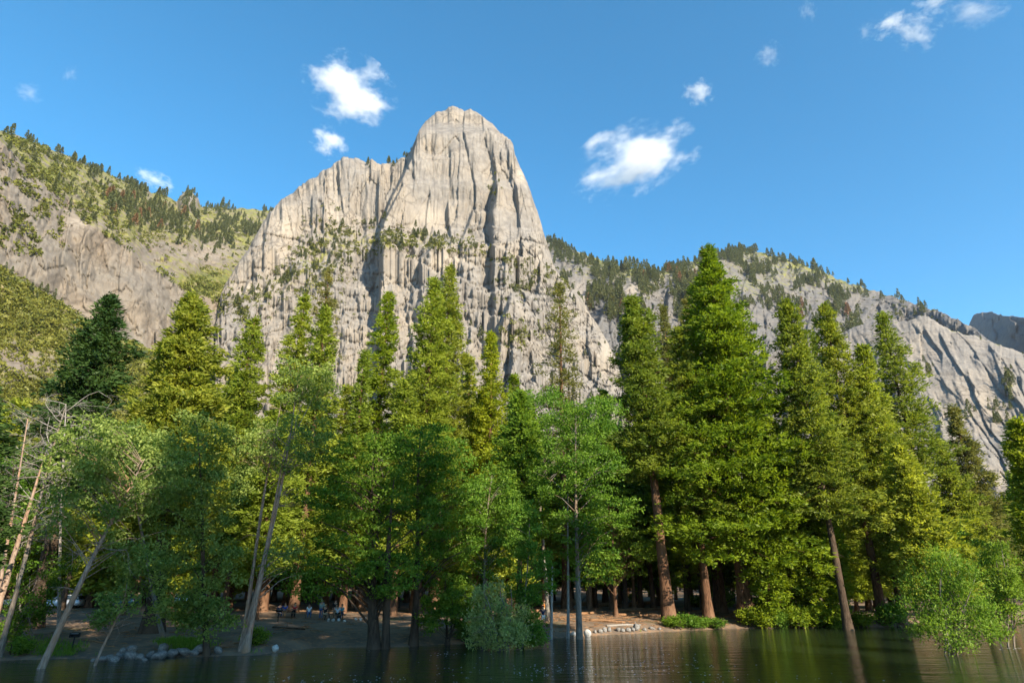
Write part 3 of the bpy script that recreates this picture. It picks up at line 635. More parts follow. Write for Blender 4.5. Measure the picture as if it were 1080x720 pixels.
# the conifers one can tell apart: (name, label, category, top, range, half width in the frame, crown foot, leaf, bark, options)
CON = [
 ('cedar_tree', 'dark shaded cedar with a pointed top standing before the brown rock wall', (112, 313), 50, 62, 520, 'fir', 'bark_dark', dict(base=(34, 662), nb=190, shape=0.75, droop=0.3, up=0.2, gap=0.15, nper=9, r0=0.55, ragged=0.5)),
 ('cedar_tree', 'broad cedar with rounded top, dark on one side and olive on the other', (207, 318), 56, 58, 560, 'pine', 'bark_dark', dict(base=(160, 667), nb=230, shape=0.55, droop=0.15, up=0.3, r0=0.6, nper=11, ragged=0.35)),
 ('pine_tree', 'bright yellow-green pine directly beside the broad dark olive cedar', (271, 337), 84, 34, 590, 'yellow', 'bark_red', dict(nb=190, shape=0.55, ragged=0.5, gap=0.08)),
 ('pine_tree', 'yellow-green pine with pointed top in front of a thin greyish pine', (321, 314), 82, 34, 600, 'yellow', 'bark_red', dict(nb=190, shape=0.62, ragged=0.45)),
 ('pine_tree', 'shorter yellow-green pine against the trunk of the thin greyish pine', (347, 326), 79, 32, 600, 'yellow', 'bark_red', dict(nb=180, shape=0.62, ragged=0.4)),
 ('pine_tree', 'thin greyish-olive pine rising behind two yellow-green pines', (350, 287), 100, 31, 500, 'olive', 'bark_red', dict(nb=150, gap=0.35, shape=0.6, ragged=0.4, nper=7, dens=0.8)),
 ('cedar_tree', 'small bright conical cedar, lower than the sunny pines around it', (386, 373), 78, 27, 610, 'yellow', 'bark_red', dict(nb=170, shape=0.85, ragged=0.2)),
 ('pine_tree', 'sunlit pine with irregular top between small cone and double-topped pine', (408, 311), 84, 30, 590, 'cedar', 'bark_red', dict(nb=180, shape=0.55, ragged=0.5)),
 ('pine_tree', 'big sunlit pine with a bushy top, lower half of the double-topped pair', (456, 296), 80, 46, 600, 'yellow', 'bark_red', dict(nb=260, shape=0.6, ragged=0.45)),
 ('pine_tree', 'darker pine whose pointed top rises behind the bushy sunlit pine', (473, 282), 88, 42, 560, 'pine', 'bark_red', dict(nb=220, shape=0.7, ragged=0.35)),
 ('cedar_tree', 'sunlit cedar tapering down the flank of the double-topped pair', (517, 352), 86, 34, 600, 'cedar', 'bark_red', dict(nb=190, shape=0.7, ragged=0.35)),
 ('ponderosa_pine', 'sparse open ponderosa standing alone against the pale foot of the peak', (588, 302), 92, 27, 500, 'olive', 'bark_red', dict(nb=130, shape=0.42, gap=0.35, ragged=0.5, clump=0.8, nper=10, dens=0.7, top=0.1)),
 ('pine_tree', 'tall full pine with thick reddish trunk standing on the bank', (667, 316), 78, 40, 500, 'pine', 'bark_red', dict(base=(706, 655), nb=230, shape=0.55, ragged=0.4, r0=0.62, clump=0.65, nper=11)),
 ('pine_tree', 'thin olive spire showing between the full pine and the giant cedar', (697, 322), 108, 14, 470, 'olive', 'bark_red', dict(nb=130, shape=0.5, gap=0.15)),
 ('pine_tree', 'olive pine crown tucked behind the giant cedar', (722, 314), 100, 26, 520, 'olive', 'bark_red', dict(nb=150, shape=0.6)),
 ('cedar_tree', 'giant conical cedar, the tallest tree, its top against the sky', (745, 264), 82, 104, 575, 'cedar', 'bark_red', dict(base=(788, 656), nb=420, shape=0.92, ragged=0.22, r0=0.8, nper=10, droop=0.3, clump=0.62, needle=(0.55, 0.2))),
 ('cedar_tree', 'green cedar leaning against the giant cedar, foot on the bank', (716, 345), 74, 36, 560, 'pine', 'bark_red', dict(base=(748, 656), nb=200, shape=0.6, ragged=0.4, r0=0.45)),
 ('pine_tree', 'tall pine with bare leaning lower trunk rising from the water edge', (831, 318), 77, 42, 545, 'pine', 'bark_dark', dict(base=(895, 664), nb=210, shape=0.55, gap=0.12, ragged=0.35, r0=0.38, droop=0.35)),
 ('pine_tree', 'tall narrow pine just behind the leaning bare-trunked one', (872, 321), 88, 40, 540, 'pine', 'bark_red', dict(base=(932, 657), nb=210, shape=0.62, ragged=0.35)),
 ('pine_tree', 'dark tall pine with trunk showing in front of the slab dome', (929, 333), 96, 40, 500, 'pine', 'bark_dark', dict(nb=170, shape=0.75, gap=0.25, ragged=0.3, droop=0.35, clump=0.7)),
 ('cedar_tree', 'lime green cedar between two tall pines, branches down to the bushes', (909, 366), 84, 40, 610, 'yellow', 'bark_red', dict(base=(952, 658), nb=240, shape=0.6, ragged=0.35)),
 ('pine_tree', 'olive pine standing before the foot of the slab dome', (1007, 430), 112, 30, 600, 'olive', 'bark_red', dict(nb=160, shape=0.75, ragged=0.3)),
 ('cedar_tree', 'short dark cedar in front of the olive pine below the dome', (992, 464), 100, 34, 620, 'pine', 'bark_dark', dict(nb=160, shape=0.7, ragged=0.3)),
 ('cedar_tree', 'dense cedar with a deep dark side at the edge of the picture', (1074, 446), 84, 36, 620, 'cedar', 'bark_dark', dict(nb=240, shape=0.5, ragged=0.3)),
 ('cedar_tree', 'lime green cedar just beside the willow in the water', (952, 470), 80, 40, 620, 'yellow', 'bark_red', dict(nb=190, shape=0.6, ragged=0.4)),
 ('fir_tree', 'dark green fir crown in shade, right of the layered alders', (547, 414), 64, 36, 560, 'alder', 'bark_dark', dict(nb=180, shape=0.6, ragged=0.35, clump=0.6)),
 ('cedar_tree', 'slender green cedar filling the gap below the two tallest cedars', (800, 470), 74, 34, 640, 'cedar', 'bark_red', dict(base=(812, 659), nb=190, shape=0.6, ragged=0.3)),
 ('cedar_tree', 'low bright cedar with boughs touching the ground behind the bare leaning trunk', (858, 500), 79, 36, 650, 'cedar', 'bark_red', dict(base=(862, 658), nb=190, shape=0.6, ragged=0.3)),
 ('pine_tree', 'sunny pine filling the dip left of the first pointed yellow-green pine', (246, 392), 92, 24, 600, 'yellow', 'bark_red', dict(nb=140, shape=0.5, ragged=0.45)),
 ('pine_tree', 'sunny blunt pine between the small cone cedar and the thin greyish pine', (366, 408), 90, 24, 600, 'yellow', 'bark_red', dict(nb=140, shape=0.5, ragged=0.45)),
 ('cedar_tree', 'green cedar in the dip right of the tapering sunlit cedar', (541, 396), 92, 26, 600, 'cedar', 'bark_red', dict(nb=150, shape=0.6, ragged=0.35)),
 ('cedar_tree', 'lit cedar in the dip right of the lone open ponderosa', (634, 412), 92, 26, 600, 'cedar', 'bark_red', dict(nb=150, shape=0.6, ragged=0.35)),
 ('pine_tree', 'sunny pine in the notch between the double-topped pair and tapering cedar', (494, 378), 94, 24, 600, 'yellow', 'bark_red', dict(nb=140, shape=0.6, ragged=0.4)),
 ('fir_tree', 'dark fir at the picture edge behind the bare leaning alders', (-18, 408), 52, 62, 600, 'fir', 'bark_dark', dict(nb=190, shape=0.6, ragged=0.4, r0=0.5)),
 ('pine_tree', 'short yellowish pine in front of the scrub hill, left of the dark cedar', (22, 428), 74, 26, 580, 'yellow', 'bark_red', dict(nb=150, shape=0.5, ragged=0.4)),
 ('pine_tree', 'sunny yellow pine half hidden behind the broad cedar and cottonwoods', (170, 452), 80, 26, 600, 'yellow', 'bark_red', dict(nb=150, shape=0.5, ragged=0.4)),
 ('pine_tree', 'sunny pine behind the upper crown of the layered alders', (430, 402), 74, 30, 600, 'yellow', 'bark_red', dict(nb=170, shape=0.5, ragged=0.4)),
 ('pine_tree', 'yellow-green pine behind the twin-trunked cottonwood', (300, 420), 70, 34, 600, 'yellow', 'bark_red', dict(nb=170, shape=0.5, ragged=0.4)),
]
for name, label, top, R, hw, cbpy, leaf, bk, op in CON:
    op = dict(op); base = op.pop('base', None)
    if isinstance(base, tuple):
        B, R = gpix(*base); T = at_range(top[0], top[1], R); H, lean = T[2] - B[2], (T[0] - B[0], T[1] - B[1])
    else: B, H, lean = spot(top, R, base)
    m = mpp(np.array([B[0], B[1], B[2] + H * 0.4]))
    op.setdefault('nper', 9)
    tr, cr = conifer(H, hw * m * 1.03, crown_base(cbpy, top[0], R, B, H), lean, **op)
    cat = {'ponderosa_pine': 'pine tree', 'pine_tree': 'pine tree', 'cedar_tree': 'cedar tree', 'fir_tree': 'fir tree'}[name]
    plant_tree(name, label, cat, B, (tr, cr), bk, leaf)

# leafy trees: lobes are given in the frame (x, y, half width, half height, depth offset, depth radius, weight)
def lobes_at(R, B, L):
    out = []
    for x, y, hw, hh, dy, dr, w in L:
        P = at_range(x, y, R) ; m = mpp(P); out.append((P[0] - B[0], P[1] - B[1] + dy, P[2] - B[2], hw * m, dr, hh * m, w))
    return out
LEAFY = [
 ('alder_tree', 'leaning alder over the grill, reddish trunk and a loose grey-green crown', 37, (40, 705), (150, 470), 'aspen', 'bark_lean', [(95, 470, 42, 38, 0, 2.2, 1), (140, 500, 48, 48, 0.5, 2.5, 1), (85, 540, 44, 34, 0, 2, .5), (150, 580, 40, 26, 0, 1.6, .4)], dict(nclump=130, per=60, r0=0.17, leaf=0.19, wob=0.15, rc=.8, dead=8)),
 ('cottonwood_tree', 'bushy cottonwood with dark thin trunk standing in the water by the rocks', 41, (218, 690), (206, 436), 'aspen', 'bark_dark', [(203, 465, 40, 34, 0, 2, 1), (225, 520, 36, 42, 0, 2.2, 1), (185, 530, 40, 46, .4, 2, .8), (210, 600, 48, 42, 0, 2.2, 1.3), (190, 640, 34, 22, 0, 1.5, .6), (228, 655, 24, 24, 0, 1.2, .5)], dict(nclump=210, per=60, r0=0.16, leaf=0.19, rc=.75)),
 ('cottonwood_tree', 'twin-trunked pale cottonwood leaning from the water, dead twigs in its crown', 42, (259, 688), (312, 392), 'aspen', 'bark_lean', [(330, 408, 24, 22, 0, 1.4, .5), (290, 468, 48, 32, 0, 2.2, 1), (335, 460, 22, 34, 0, 1.4, .4), (262, 480, 26, 34, .3, 1.6, .5), (318, 400, 40, 30, 0, 1.8, .6), (300, 590, 26, 24, .3, 1.4, .3)], dict(nclump=120, per=55, r0=0.18, leaf=0.19, trunks=3, dead=16, rc=.75, wob=0.3)),
 ('alder_tree', 'big layered alder with a thick dark trunk in the middle of the shore', 47, (395, 684), (392, 462), 'alder', 'bark_dark', [(395, 490, 52, 32, 0, 3, 1), (362, 530, 46, 28, 0, 3, 1), (425, 545, 44, 30, -.3, 3, .9), (355, 585, 50, 26, 0, 2.6, .8), (405, 605, 44, 24, -1, 2.2, .9), (330, 615, 38, 18, .5, 2, .4)], dict(nclump=270, per=58, flat=0.28, rc=1.0, r0=0.42, leaf=0.2, trunks=2, wob=0.2)),
 ('alder_tree', 'layered alder with a slim dark trunk beside the thick-trunked one', 49, (436, 680), (450, 445), 'alder', 'bark_dark', [(450, 470, 44, 26, 0, 3, 1), (470, 510, 44, 34, 0, 3, 1), (430, 520, 40, 28, .6, 2.6, .7), (480, 565, 36, 30, .4, 2.4, .7), (440, 590, 30, 26, 0, 2, .4)], dict(nclump=220, per=58, flat=0.28, rc=1.0, r0=0.27, leaf=0.2, wob=0.25)),
 ('alder_tree', 'grey-green leafy alder between the layered alders and the willow bush', 54, (508, 676), (520, 492), 'alder', 'bark_grey', [(520, 520, 30, 30, 0, 2.2, 1), (505, 575, 36, 38, 0, 2.4, 1), (535, 560, 30, 34, .5, 2.2, .8), (490, 630, 26, 26, 0, 1.6, .5)], dict(nclump=150, per=60, r0=0.13, leaf=0.2, rc=.8)),
 ('dogwood_shrub', 'round dark green shrub arching over the water, left of the willow bush', 47, (470, 680), (478, 600), 'alder', 'bark_dark', [(478, 628, 32, 24, 0, 1.8, 1), (462, 648, 26, 18, -.4, 1.4, .8), (496, 645, 20, 20, 0, 1.4, .6)], dict(nclump=90, per=60, r0=0.06, leaf=0.19, trunks=4, rc=.6, flat=.4)),
 ('birch_tree', 'slender bright green young tree rising out of the willow bush', 52, (551, 683), (552, 528), 'fresh', 'bark_grey', [(552, 560, 18, 32, 0, 1.1, 1), (562, 605, 24, 30, 0, 1.3, 1), (545, 640, 26, 26, 0, 1.3, .7), (556, 664, 26, 16, -.4, 1.3, .6)], dict(nclump=130, per=60, r0=0.07, leaf=0.18, rc=.62, upright=.3)),
 ('willow_bush', 'pale grey-green willow bush with stems in the water, middle of the shore', 49, (528, 686), (520, 606), 'willow', 'bark_grey', [(506, 644, 9, 26, 0, 1.0, .7), (520, 634, 9, 30, .2, 1.0, .9), (532, 648, 10, 26, 0, 1.0, .8), (512, 668, 18, 14, -.3, 1.2, .9), (538, 670, 20, 13, -.4, 1.2, .9), (547, 650, 8, 18, .2, .8, .4)], dict(nclump=70, per=50, r0=0.05, leaf=0.22, narrow=.5, trunks=8, rc=.72, flat=.9, upright=.5, dead=5)),
 ('maple_tree', 'tall leafy tree with a straight grey trunk beside the two bare poles', 59, (611, 674), (606, 424), 'alder', 'bark_grey', [(610, 450, 36, 28, 0, 3, 1), (630, 492, 36, 28, .4, 3, 1), (592, 505, 32, 30, .6, 2.8, .8), (642, 535, 30, 22, 0, 2.4, .6), (605, 560, 34, 22, 0, 2.6, .6), (625, 590, 36, 26, .8, 2.4, .5)], dict(nclump=230, per=58, flat=0.35, rc=1.0, r0=0.25, leaf=0.21, wob=.15)),
 ('oak_tree', 'yellow-topped leafy tree behind the straight grey trunk', 70, (578, 655), (566, 408), 'fresh', 'bark_grey', [(570, 432, 34, 22, 0, 3, 1), (632, 440, 26, 22, 0, 3, .8), (556, 470, 34, 28, 0, 3, .8), (600, 460, 40, 30, 1, 3, .8)], dict(nclump=170, per=58, rc=1.1, r0=0.2, leaf=0.24, flat=.5)),
 ('willow_bush', 'large bushy willow standing in the river, green and rounded', 46, (1000, 690), (998, 576), 'fresh', 'bark_grey', [(996, 606, 16, 30, 0, 1.5, 1), (975, 628, 14, 30, .3, 1.5, .8), (962, 652, 20, 22, 0, 1.6, .8), (1020, 622, 14, 32, 0, 1.5, .9), (1034, 655, 16, 24, 0, 1.6, .8), (1000, 664, 34, 20, -.4, 2, 1.2), (985, 640, 20, 24, -.5, 1.6, .6)], dict(nclump=165, per=52, r0=0.06, leaf=0.2, narrow=.35, trunks=9, rc=.7, flat=.9, upright=.5)),
 ('willow_bush', 'narrow young willow in the water beside the large rounded willow', 48, (1061, 682), (1054, 566), 'alder', 'bark_grey', [(1056, 600, 16, 34, 0, 1.2, 1), (1068, 635, 24, 28, 0, 1.4, 1), (1050, 650, 16, 22, 0, 1.2, .6)], dict(nclump=110, per=55, r0=0.05, leaf=0.2, narrow=.4, trunks=4, rc=.6, upright=.4)),
 ('dogwood_tree', 'small lime-lit tree with tiered branches behind the large willow', 68, (1003, 664), (992, 540), 'fresh', 'bark_grey', [(995, 558, 34, 14, 0, 2.4, 1), (980, 580, 40, 14, 0, 2.4, 1), (1020, 585, 34, 16, 0, 2.4, 1), (1000, 610, 46, 20, 0, 2.4, .8)], dict(nclump=170, per=55, rc=.95, flat=.25, r0=0.12, leaf=0.22)),
 ('alder_tree', 'leafy sapling leaning at the water edge in front of the rocks', 38, (98, 702), (128, 610), 'aspen', 'bark_lean', [(125, 635, 22, 16, 0, 1.2, 1), (110, 650, 14, 10, 0, .8, .4)], dict(nclump=26, per=45, r0=0.07, leaf=0.17, rc=.6, dead=3)),
 ('alder_tree', 'leafy low alder at the foot of the leaning bare trunks', 40, (22, 672), (28, 600), 'alder', 'bark_grey', [(30, 640, 22, 22, 0, 1.4, 1), (14, 668, 22, 14, -1, 1.2, .5), (52, 600, 24, 20, 1, 1.4, .5)], dict(nclump=60, per=55, r0=0.08, leaf=0.18, trunks=3, rc=.6)),
 ('alder_tree', 'dense dark alder filling the corner behind the bare leaning trunks', 46, (-12, 668), (10, 470), 'alder', 'bark_dark', [(8, 500, 34, 34, 0, 2.4, 1), (30, 540, 30, 30, .5, 2.4, .8), (-5, 590, 36, 40, .5, 2.4, .8)], dict(nclump=120, per=58, r0=0.2, leaf=0.2, rc=.8)),
 ('cottonwood_tree', 'grey-green cottonwood crown hanging behind the leaning reddish alder', 45, (172, 672), (122, 445), 'aspen', 'bark_grey', [(128, 475, 40, 32, 0, 2.4, 1), (165, 500, 34, 40, 0, 2.4, 1), (100, 510, 34, 30, 0, 2, .7), (150, 600, 30, 30, .5, 2, .4)], dict(nclump=150, per=58, r0=0.13, leaf=0.2, rc=.8)),
 ('maple_tree', 'half-shaded leafy tree under the full pine, trunk bending in the picnic ground', 72, (650, 650), (640, 520), 'alder', 'bark_red', [(648, 540, 30, 26, 0, 2.4, 1), (665, 580, 26, 26, 0, 2.4, .7), (636, 600, 24, 20, 0, 2, .4)], dict(nclump=110, per=55, r0=0.2, leaf=0.24, flat=.4, rc=1.0)),
]
for name, label, R, base, top, leaf, bk, L, op in LEAFY:
    B, R = gpix(*base); T = at_range(top[0], top[1], R)
    cat = name.replace('_', ' ')
    plant_tree(name, label, cat, B, broadleaf(T[2] - B[2], lobes_at(R, B, L), (T[0] - B[0], T[1] - B[1]), **op), bk, leaf, crown='foliage' if 'bush' in name or 'shrub' in name else 'crown', trunk='stems' if 'bush' in name or 'shrub' in name else 'trunk')

# bare leaning trunks at the left
def bare_tree(name, label, cat, R, base, top, r0, bk, nbr, blen, hrange, depth=2, dirx=None, r1=0.03, wob=0.15):
    B, R = gpix(*base); T = at_range(top[0], top[1], R); H = T[2] - B[2]
    P = trunk_path(H, (T[0] - B[0], T[1] - B[1]), wob, 14); g = trunk_geo(P, r0, r1, 9, .3); br = Geo()
    for _ in range(nbr):
        h = H * rng.uniform(*hrange); az = rng.uniform(0, 6.28); d = [math.cos(az) + (dirx or 0), math.sin(az) * .7, rng.uniform(0.1, .6)]
        twigs(br, on_path(P, H, h), d, rng.uniform(*blen), 0.035, depth, 0.55, -0.03)
    t = thing(name, label, cat, B); g.build('trunk', M[bk], t, smooth=True)
    if nbr: br.build('branches', M['dead'], t)
    return t
bare_tree('leaning_alder', 'thick reddish-grey bare trunk leaning in from the picture edge', 'alder tree', 38, (-14, 680), (46, 480), 0.20, 'bark_lean', 16, (1.2, 2.6), (0.35, 0.98), 3)
bare_tree('leaning_alder', 'thinner grey leaning trunk beside the thick reddish-grey one', 'alder tree', 37, (-2, 694), (72, 430), 0.13, 'bark_grey', 20, (1.2, 2.8), (0.45, 0.98), 3)
bare_tree('dead_tree', 'small dead tree with pale branches high behind the leaning trunks', 'dead tree', 43, (-10, 672), (30, 440), 0.11, 'bark_lean', 16, (1.2, 2.6), (0.5, 1.0), 3)
bare_tree('dead_tree', 'pale dead snag above the leaning trunks, bare branching top', 'dead tree', 44, (62, 668), (66, 425), 0.10, 'dead', 16, (0.9, 2.2), (0.55, 1.0), 3)
bare_tree('dead_sapling', 'shorter bare pole standing in the water, broken off at the top', 'dead tree', 60, (581, 674), (583, 597), 0.085, 'dead', 0, (1, 1), (0, 1), r1=0.06, wob=.02)
bare_tree('dead_sapling', 'taller bare pole in the water between short pole and grey trunk', 'dead tree', 60, (599, 673), (600, 520), 0.09, 'dead', 0, (.4, .9), (0.6, 1.0), 1, r1=0.04, wob=.05)
bare_tree('dead_tree', 'dead sapling with white trunk on the scrub hill slope', 'dead tree', 300, (18, 420), (25, 366), 0.5, 'dead', 4, (2, 4), (0.5, 1.0), 1) if False else None

# trees of the forest behind the shore: six kinds, copied
PROTO = []
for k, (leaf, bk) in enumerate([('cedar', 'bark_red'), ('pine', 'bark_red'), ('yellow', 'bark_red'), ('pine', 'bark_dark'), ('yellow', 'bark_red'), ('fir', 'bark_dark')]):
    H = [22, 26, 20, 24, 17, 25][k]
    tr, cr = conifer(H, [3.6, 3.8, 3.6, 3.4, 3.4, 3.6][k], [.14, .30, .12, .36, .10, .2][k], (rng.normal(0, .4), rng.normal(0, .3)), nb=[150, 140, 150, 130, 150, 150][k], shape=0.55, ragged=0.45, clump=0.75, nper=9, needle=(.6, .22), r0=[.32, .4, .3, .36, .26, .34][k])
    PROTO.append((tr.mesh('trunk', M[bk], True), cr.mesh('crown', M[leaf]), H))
KIND = ['dense cedar of the forest behind the shore trees', 'reddish-trunked pine of the forest behind the shore trees', 'yellow-green cedar of the forest behind the shore trees', 'dark-trunked pine of the forest behind the shore trees', 'low bushy yellow conifer of the forest behind the shore trees', 'dark fir of the forest behind the shore trees']
fr = np.random.default_rng(23)
placed = []
def clear_lane(x, y):
    """keeps the picnic ground and the parked cars in view"""
    px = 540 + F * x / (y * CT)
    R = math.hypot(x, y)
    return (px < 180 and R < 96) or (245 < px < 520 and R < 108) or (540 < px < 790 and R < 108)
for i in range(900):
    if len(placed) >= 125: break
    R = fr.uniform(78, 175) if len(placed) > 70 else fr.uniform(78, 122)
    az = fr.uniform(-0.80, 0.78); x, y = R * math.sin(az), R * math.cos(az)
    if clear_lane(x, y) or y < shore(x) + 8 or any((x - a) ** 2 + (y - b) ** 2 < 4.2 ** 2 for a, b in placed): continue
    k = int(fr.choice(6, p=[.22, .16, .24, .10, .18, .10])); trm, crm, H = PROTO[k]
    maxz = R * math.tan(R_(12.5 + 3.8 * math.sin(az * 9 + R)))
    sc = min(fr.uniform(0.8, 1.45), maxz / H)
    if sc < 0.55: continue
    placed.append((x, y)); z = float(ground(x, y))
    t = thing(['cedar_tree', 'pine_tree', 'cedar_tree', 'pine_tree', 'conifer_tree', 'fir_tree'][k], KIND[k], ['cedar tree', 'pine tree', 'cedar tree', 'pine tree', 'conifer', 'fir tree'][k], (x, y, z), fr.uniform(0, 6.28), 'trees of the forest behind the shore')
    t.scale = (sc, sc, sc)
    link('trunk', trm, t); link('crown', crm, t)
# bare tall trunks in the half-open stand behind the picnic ground
for i, (px, R, w) in enumerate([(268, 92, .32), (300, 98, .3), (372, 96, .34), (418, 92, .3), (428, 104, .35), (466, 90, .34), (486, 98, .3), (497, 86, .28), (330, 104, .34), (566, 96, .3), (574, 88, .26), (628, 98, .35), (660, 92, .4), (676, 100, .36), (690, 96, .3), (726, 92, .4), (742, 100, .36), (764, 90, .4), (92, 106, .34), (140, 100, .36), (150, 112, .4), (64, 98, .34), (20, 104, .4)]):
    B = gpos(px, R); trm, crm, H = PROTO[1 if i % 3 else 3]; sc = fr.uniform(.72, .92)
    t = thing('pine_tree', 'slender pine with long bare trunk in the stand behind the picnic ground', 'pine tree', B, fr.uniform(0, 6.28), 'slender pines behind the picnic ground'); t.scale = (sc, sc, sc)
    link('trunk', trm, t); link('crown', crm, t)

PT = []
for k in range(4):
    H = [27, 30, 25, 29][k]; tr, cr = conifer(H, 2.9, [.46, .5, .42, .55][k], (rng.normal(0, .5), rng.normal(0, .4)), nb=70, shape=.5, ragged=.5, clump=.85, nper=8, needle=(.65, .24), r0=[.17, .24, .14, .28][k], bare=16)
    PT.append((tr.mesh('trunk', M[('bark_slim', 'bark_slim', 'bark_red', 'bark_slim')[k]], True), cr.mesh('crown', M[('pine', 'cedar', 'cedar', 'yellow')[k]]), H))
n = 0
while n < 64:
    px = fr.choice([fr.uniform(245, 520), fr.uniform(550, 790), fr.uniform(60, 245), fr.uniform(780, 960)], p=[.4, .36, .14, .10]); R = fr.uniform(84, 135); B = gpos(px, R)
    if B[1] < shore(B[0]) + 9 or any((B[0] - a) ** 2 + (B[1] - b) ** 2 < 2.0 for a, b in placed) or (px < 235 and R < 104): continue
    k = int(fr.integers(4)); sc = fr.uniform(.7, 1.0); placed.append((B[0], B[1])); n += 1
    t = thing('pine_tree', 'slim pine with a straight branchless lower trunk deep in the stand', 'pine tree', B, fr.uniform(0, 6.28), 'slim pines deep in the stand'); t.scale = (sc, sc, sc)
    link('trunk', PT[k][0], t); link('crown', PT[k][1], t)

# far-off forest at the foot of the mountains, and the pines of the near bank that shade the shore
def merged(spots, name, label, protos, seed):
    r = np.random.default_rng(seed); bark_g, crown_g = Geo(), Geo()
    for x, y, H in spots:
        Pt = protos[r.integers(len(protos))]; s = H / Pt[2]; a = r.uniform(0, 6.28); Rm = np.array([[math.cos(a), math.sin(a), 0], [-math.sin(a), math.cos(a), 0], [0, 0, 1]])
        for me, gg in ((Pt[0], bark_g), (Pt[1], crown_g)):
            V, Q, T = me; gg.add(V @ Rm * s + [x, y, float(ground(x, y))], Q, T)
    o = crown_g.build(name, M['pine']); tag(o, label, 'forest', None, 'stuff')
    bark_g.build('trunks', M['bark_dark'], o)
def arrs(g): return np.concatenate(g.V), np.concatenate(g.Q), np.concatenate(g.T)
low = []
for k in range(3):
    tr, cr = conifer(22, 3.9, 0.1, nb=90, shape=.6, clump=1.0, nper=7, needle=(1.0, .42), bare=0, dens=.9); low.append((arrs(tr), arrs(cr), 22))
sp = []
for i in range(330):
    R = fr.uniform(178, 330); az = fr.uniform(-0.95, 0.95); sp.append((R * math.sin(az), R * math.cos(az), fr.uniform(16, 26)))
merged(sp, 'forest', 'far-off forest massed along the foot of the mountains', low, 5)
tall = []
for k in range(3):
    tr, cr = conifer(40, 4.6, 0.46, nb=150, shape=.5, clump=.95, nper=9, needle=(.9, .36), bare=4); tall.append((arrs(tr), arrs(cr), 40))
NEAR = [(4, -4, 38), (-5, -8, 37), (-14, -7, 36), (12, -5, 46), (20, -4, 50), (28, 0, 49), (35, 4, 42), (40, 8, 42), (-2, -18, 43), (34, -9, 47), (43, -3, 44), (-24, -12, 40)]
merged(NEAR, 'forest', 'tall pines of the near bank whose shade falls over the river', tall, 6)

# ------------------------------------------------------------------ trees and scrub on the mountains
DP = []
for k in range(5):
    g = Geo(); n = [150, 130, 170, 110, 140][k]; u = rng.uniform(0, 1, n) ** 0.8; r = [0.17, .15, .2, .14, .22][k] * (1 - u) ** 0.8 * rng.uniform(.5, 1.1, n) + .01; a = rng.uniform(0, 6.28, n)
    P = np.stack([np.cos(a) * r * .4, np.sin(a) * r * .4, 0.12 + .84 * u], -1); D = np.stack([np.cos(a), np.sin(a), rng.normal(.15, .3, n)], -1)
    g.leaves(P, D, r * .9 + .06, .075, rng.uniform(0, 1, n)); g.tube([[0, 0, -.25], [0, 0, .5], [0, 0, .95]], [.02, .016, .004], 4, 0.2)
    DP.append(g)
dmesh = {(k, m): DP[k].mesh('conifer', M[m]) for k in range(5) for m in ('distant', 'rust')}
spots = []
def add(mt, n, fun, hmin, hmax, label, seed, rust=.04, cat='conifer', grp='ridge conifers'):
    P, X, Y = mt.pick(n, fun, seed); r = np.random.default_rng(seed + 1)
    for p in P:
        d = math.hypot(p[0], p[1]); h = r.uniform(hmin, hmax) * (1 + .4 * (r.uniform() < .15))
        h *= r.choice([.55, .8, 1, 1.15]); spots.append((h / d, p, h, label, r.uniform() < rust, grp, int(r.integers(5)), r.uniform(0, 6.28)))
tp = lambda Y, T, d: np.exp(-(Y - T) / d)
add(left_mt, 150, lambda X, Y, T: tp(Y, T, 3) * np.clip(fbm(X / 10, X * 0, 312, 3) * 2 + .5, .03, 1) * (X > -5) * (X < 290) * (.4 + .6 * (X > 50)), 12, 22, 'small conifer on the wooded skyline left of the granite peak', 201, .06, grp='conifers on the left skyline')
add(left_mt, 620, lambda X, Y, T: np.exp(-((Y - T - 24) / 16) ** 2) * sstep(95, 150, X) * (X < 285) * (Y > T + 4) * np.clip(fbm(X / 14, Y / 10, 301, 3) + .35, 0, 1), 11, 22, 'small conifer on the wooded slope left of the granite peak', 203, .14, grp='conifers on the left slope')
add(left_mt, 60, lambda X, Y, T: (Y > T + 6) * (X > 0) * (X < 120) * (Y < np.interp(X, *lipB) + 4), 8, 15, 'small tree among scrub above the brown rock wall', 205, 0, grp='trees above the brown wall')
add(peak, 12, lambda X, Y, T: tp(Y, T, 2) * ((X > 404) * (X < 434) + .3 * (X > 345) * (X < 400)), 9, 17, 'tiny conifer on the notch beside the summit of the peak', 207, 0, grp='conifers in the notch')
add(peak, 230, lambda X, Y, T: ledgeA(X, Y) ** 1.5 * (Y > T + 14), 7, 15, 'small tree rooted on a ledge of the granite peak', 209, .03, grp='trees on the ledges of the peak')
add(peak, 60, lambda X, Y, T: (Y > 250) * (Y < 420) * (X > 250) * (X < 640), 6, 11, 'tiny tree in a crack of the granite peak', 211, .02, grp='trees in cracks of the peak')
add(ridge, 260, lambda X, Y, T: tp(Y, T, 4) * np.clip(fbm(X / 12, X * 0, 311, 3) * 1.8 + .55, .04, 1) * (X > 575) * (X < 985) * (1 - .75 * sstep(890, 930, X)), 18, 30, 'small conifer on the skyline of the wooded ridge', 213, .05, grp='conifers on the ridge skyline')
add(ridge, 1350, lambda X, Y, T: (Y - T > 3) * (Y - T < 60) * (X > 580) * (X < 910) * np.clip(fbm(X / 18, Y / 13, 303, 3) * 1.6 + .25, 0, 1) * np.exp(-(Y - T) / 34), 16, 28, 'small conifer on the face of the wooded ridge', 215, .08, grp='conifers on the ridge face')
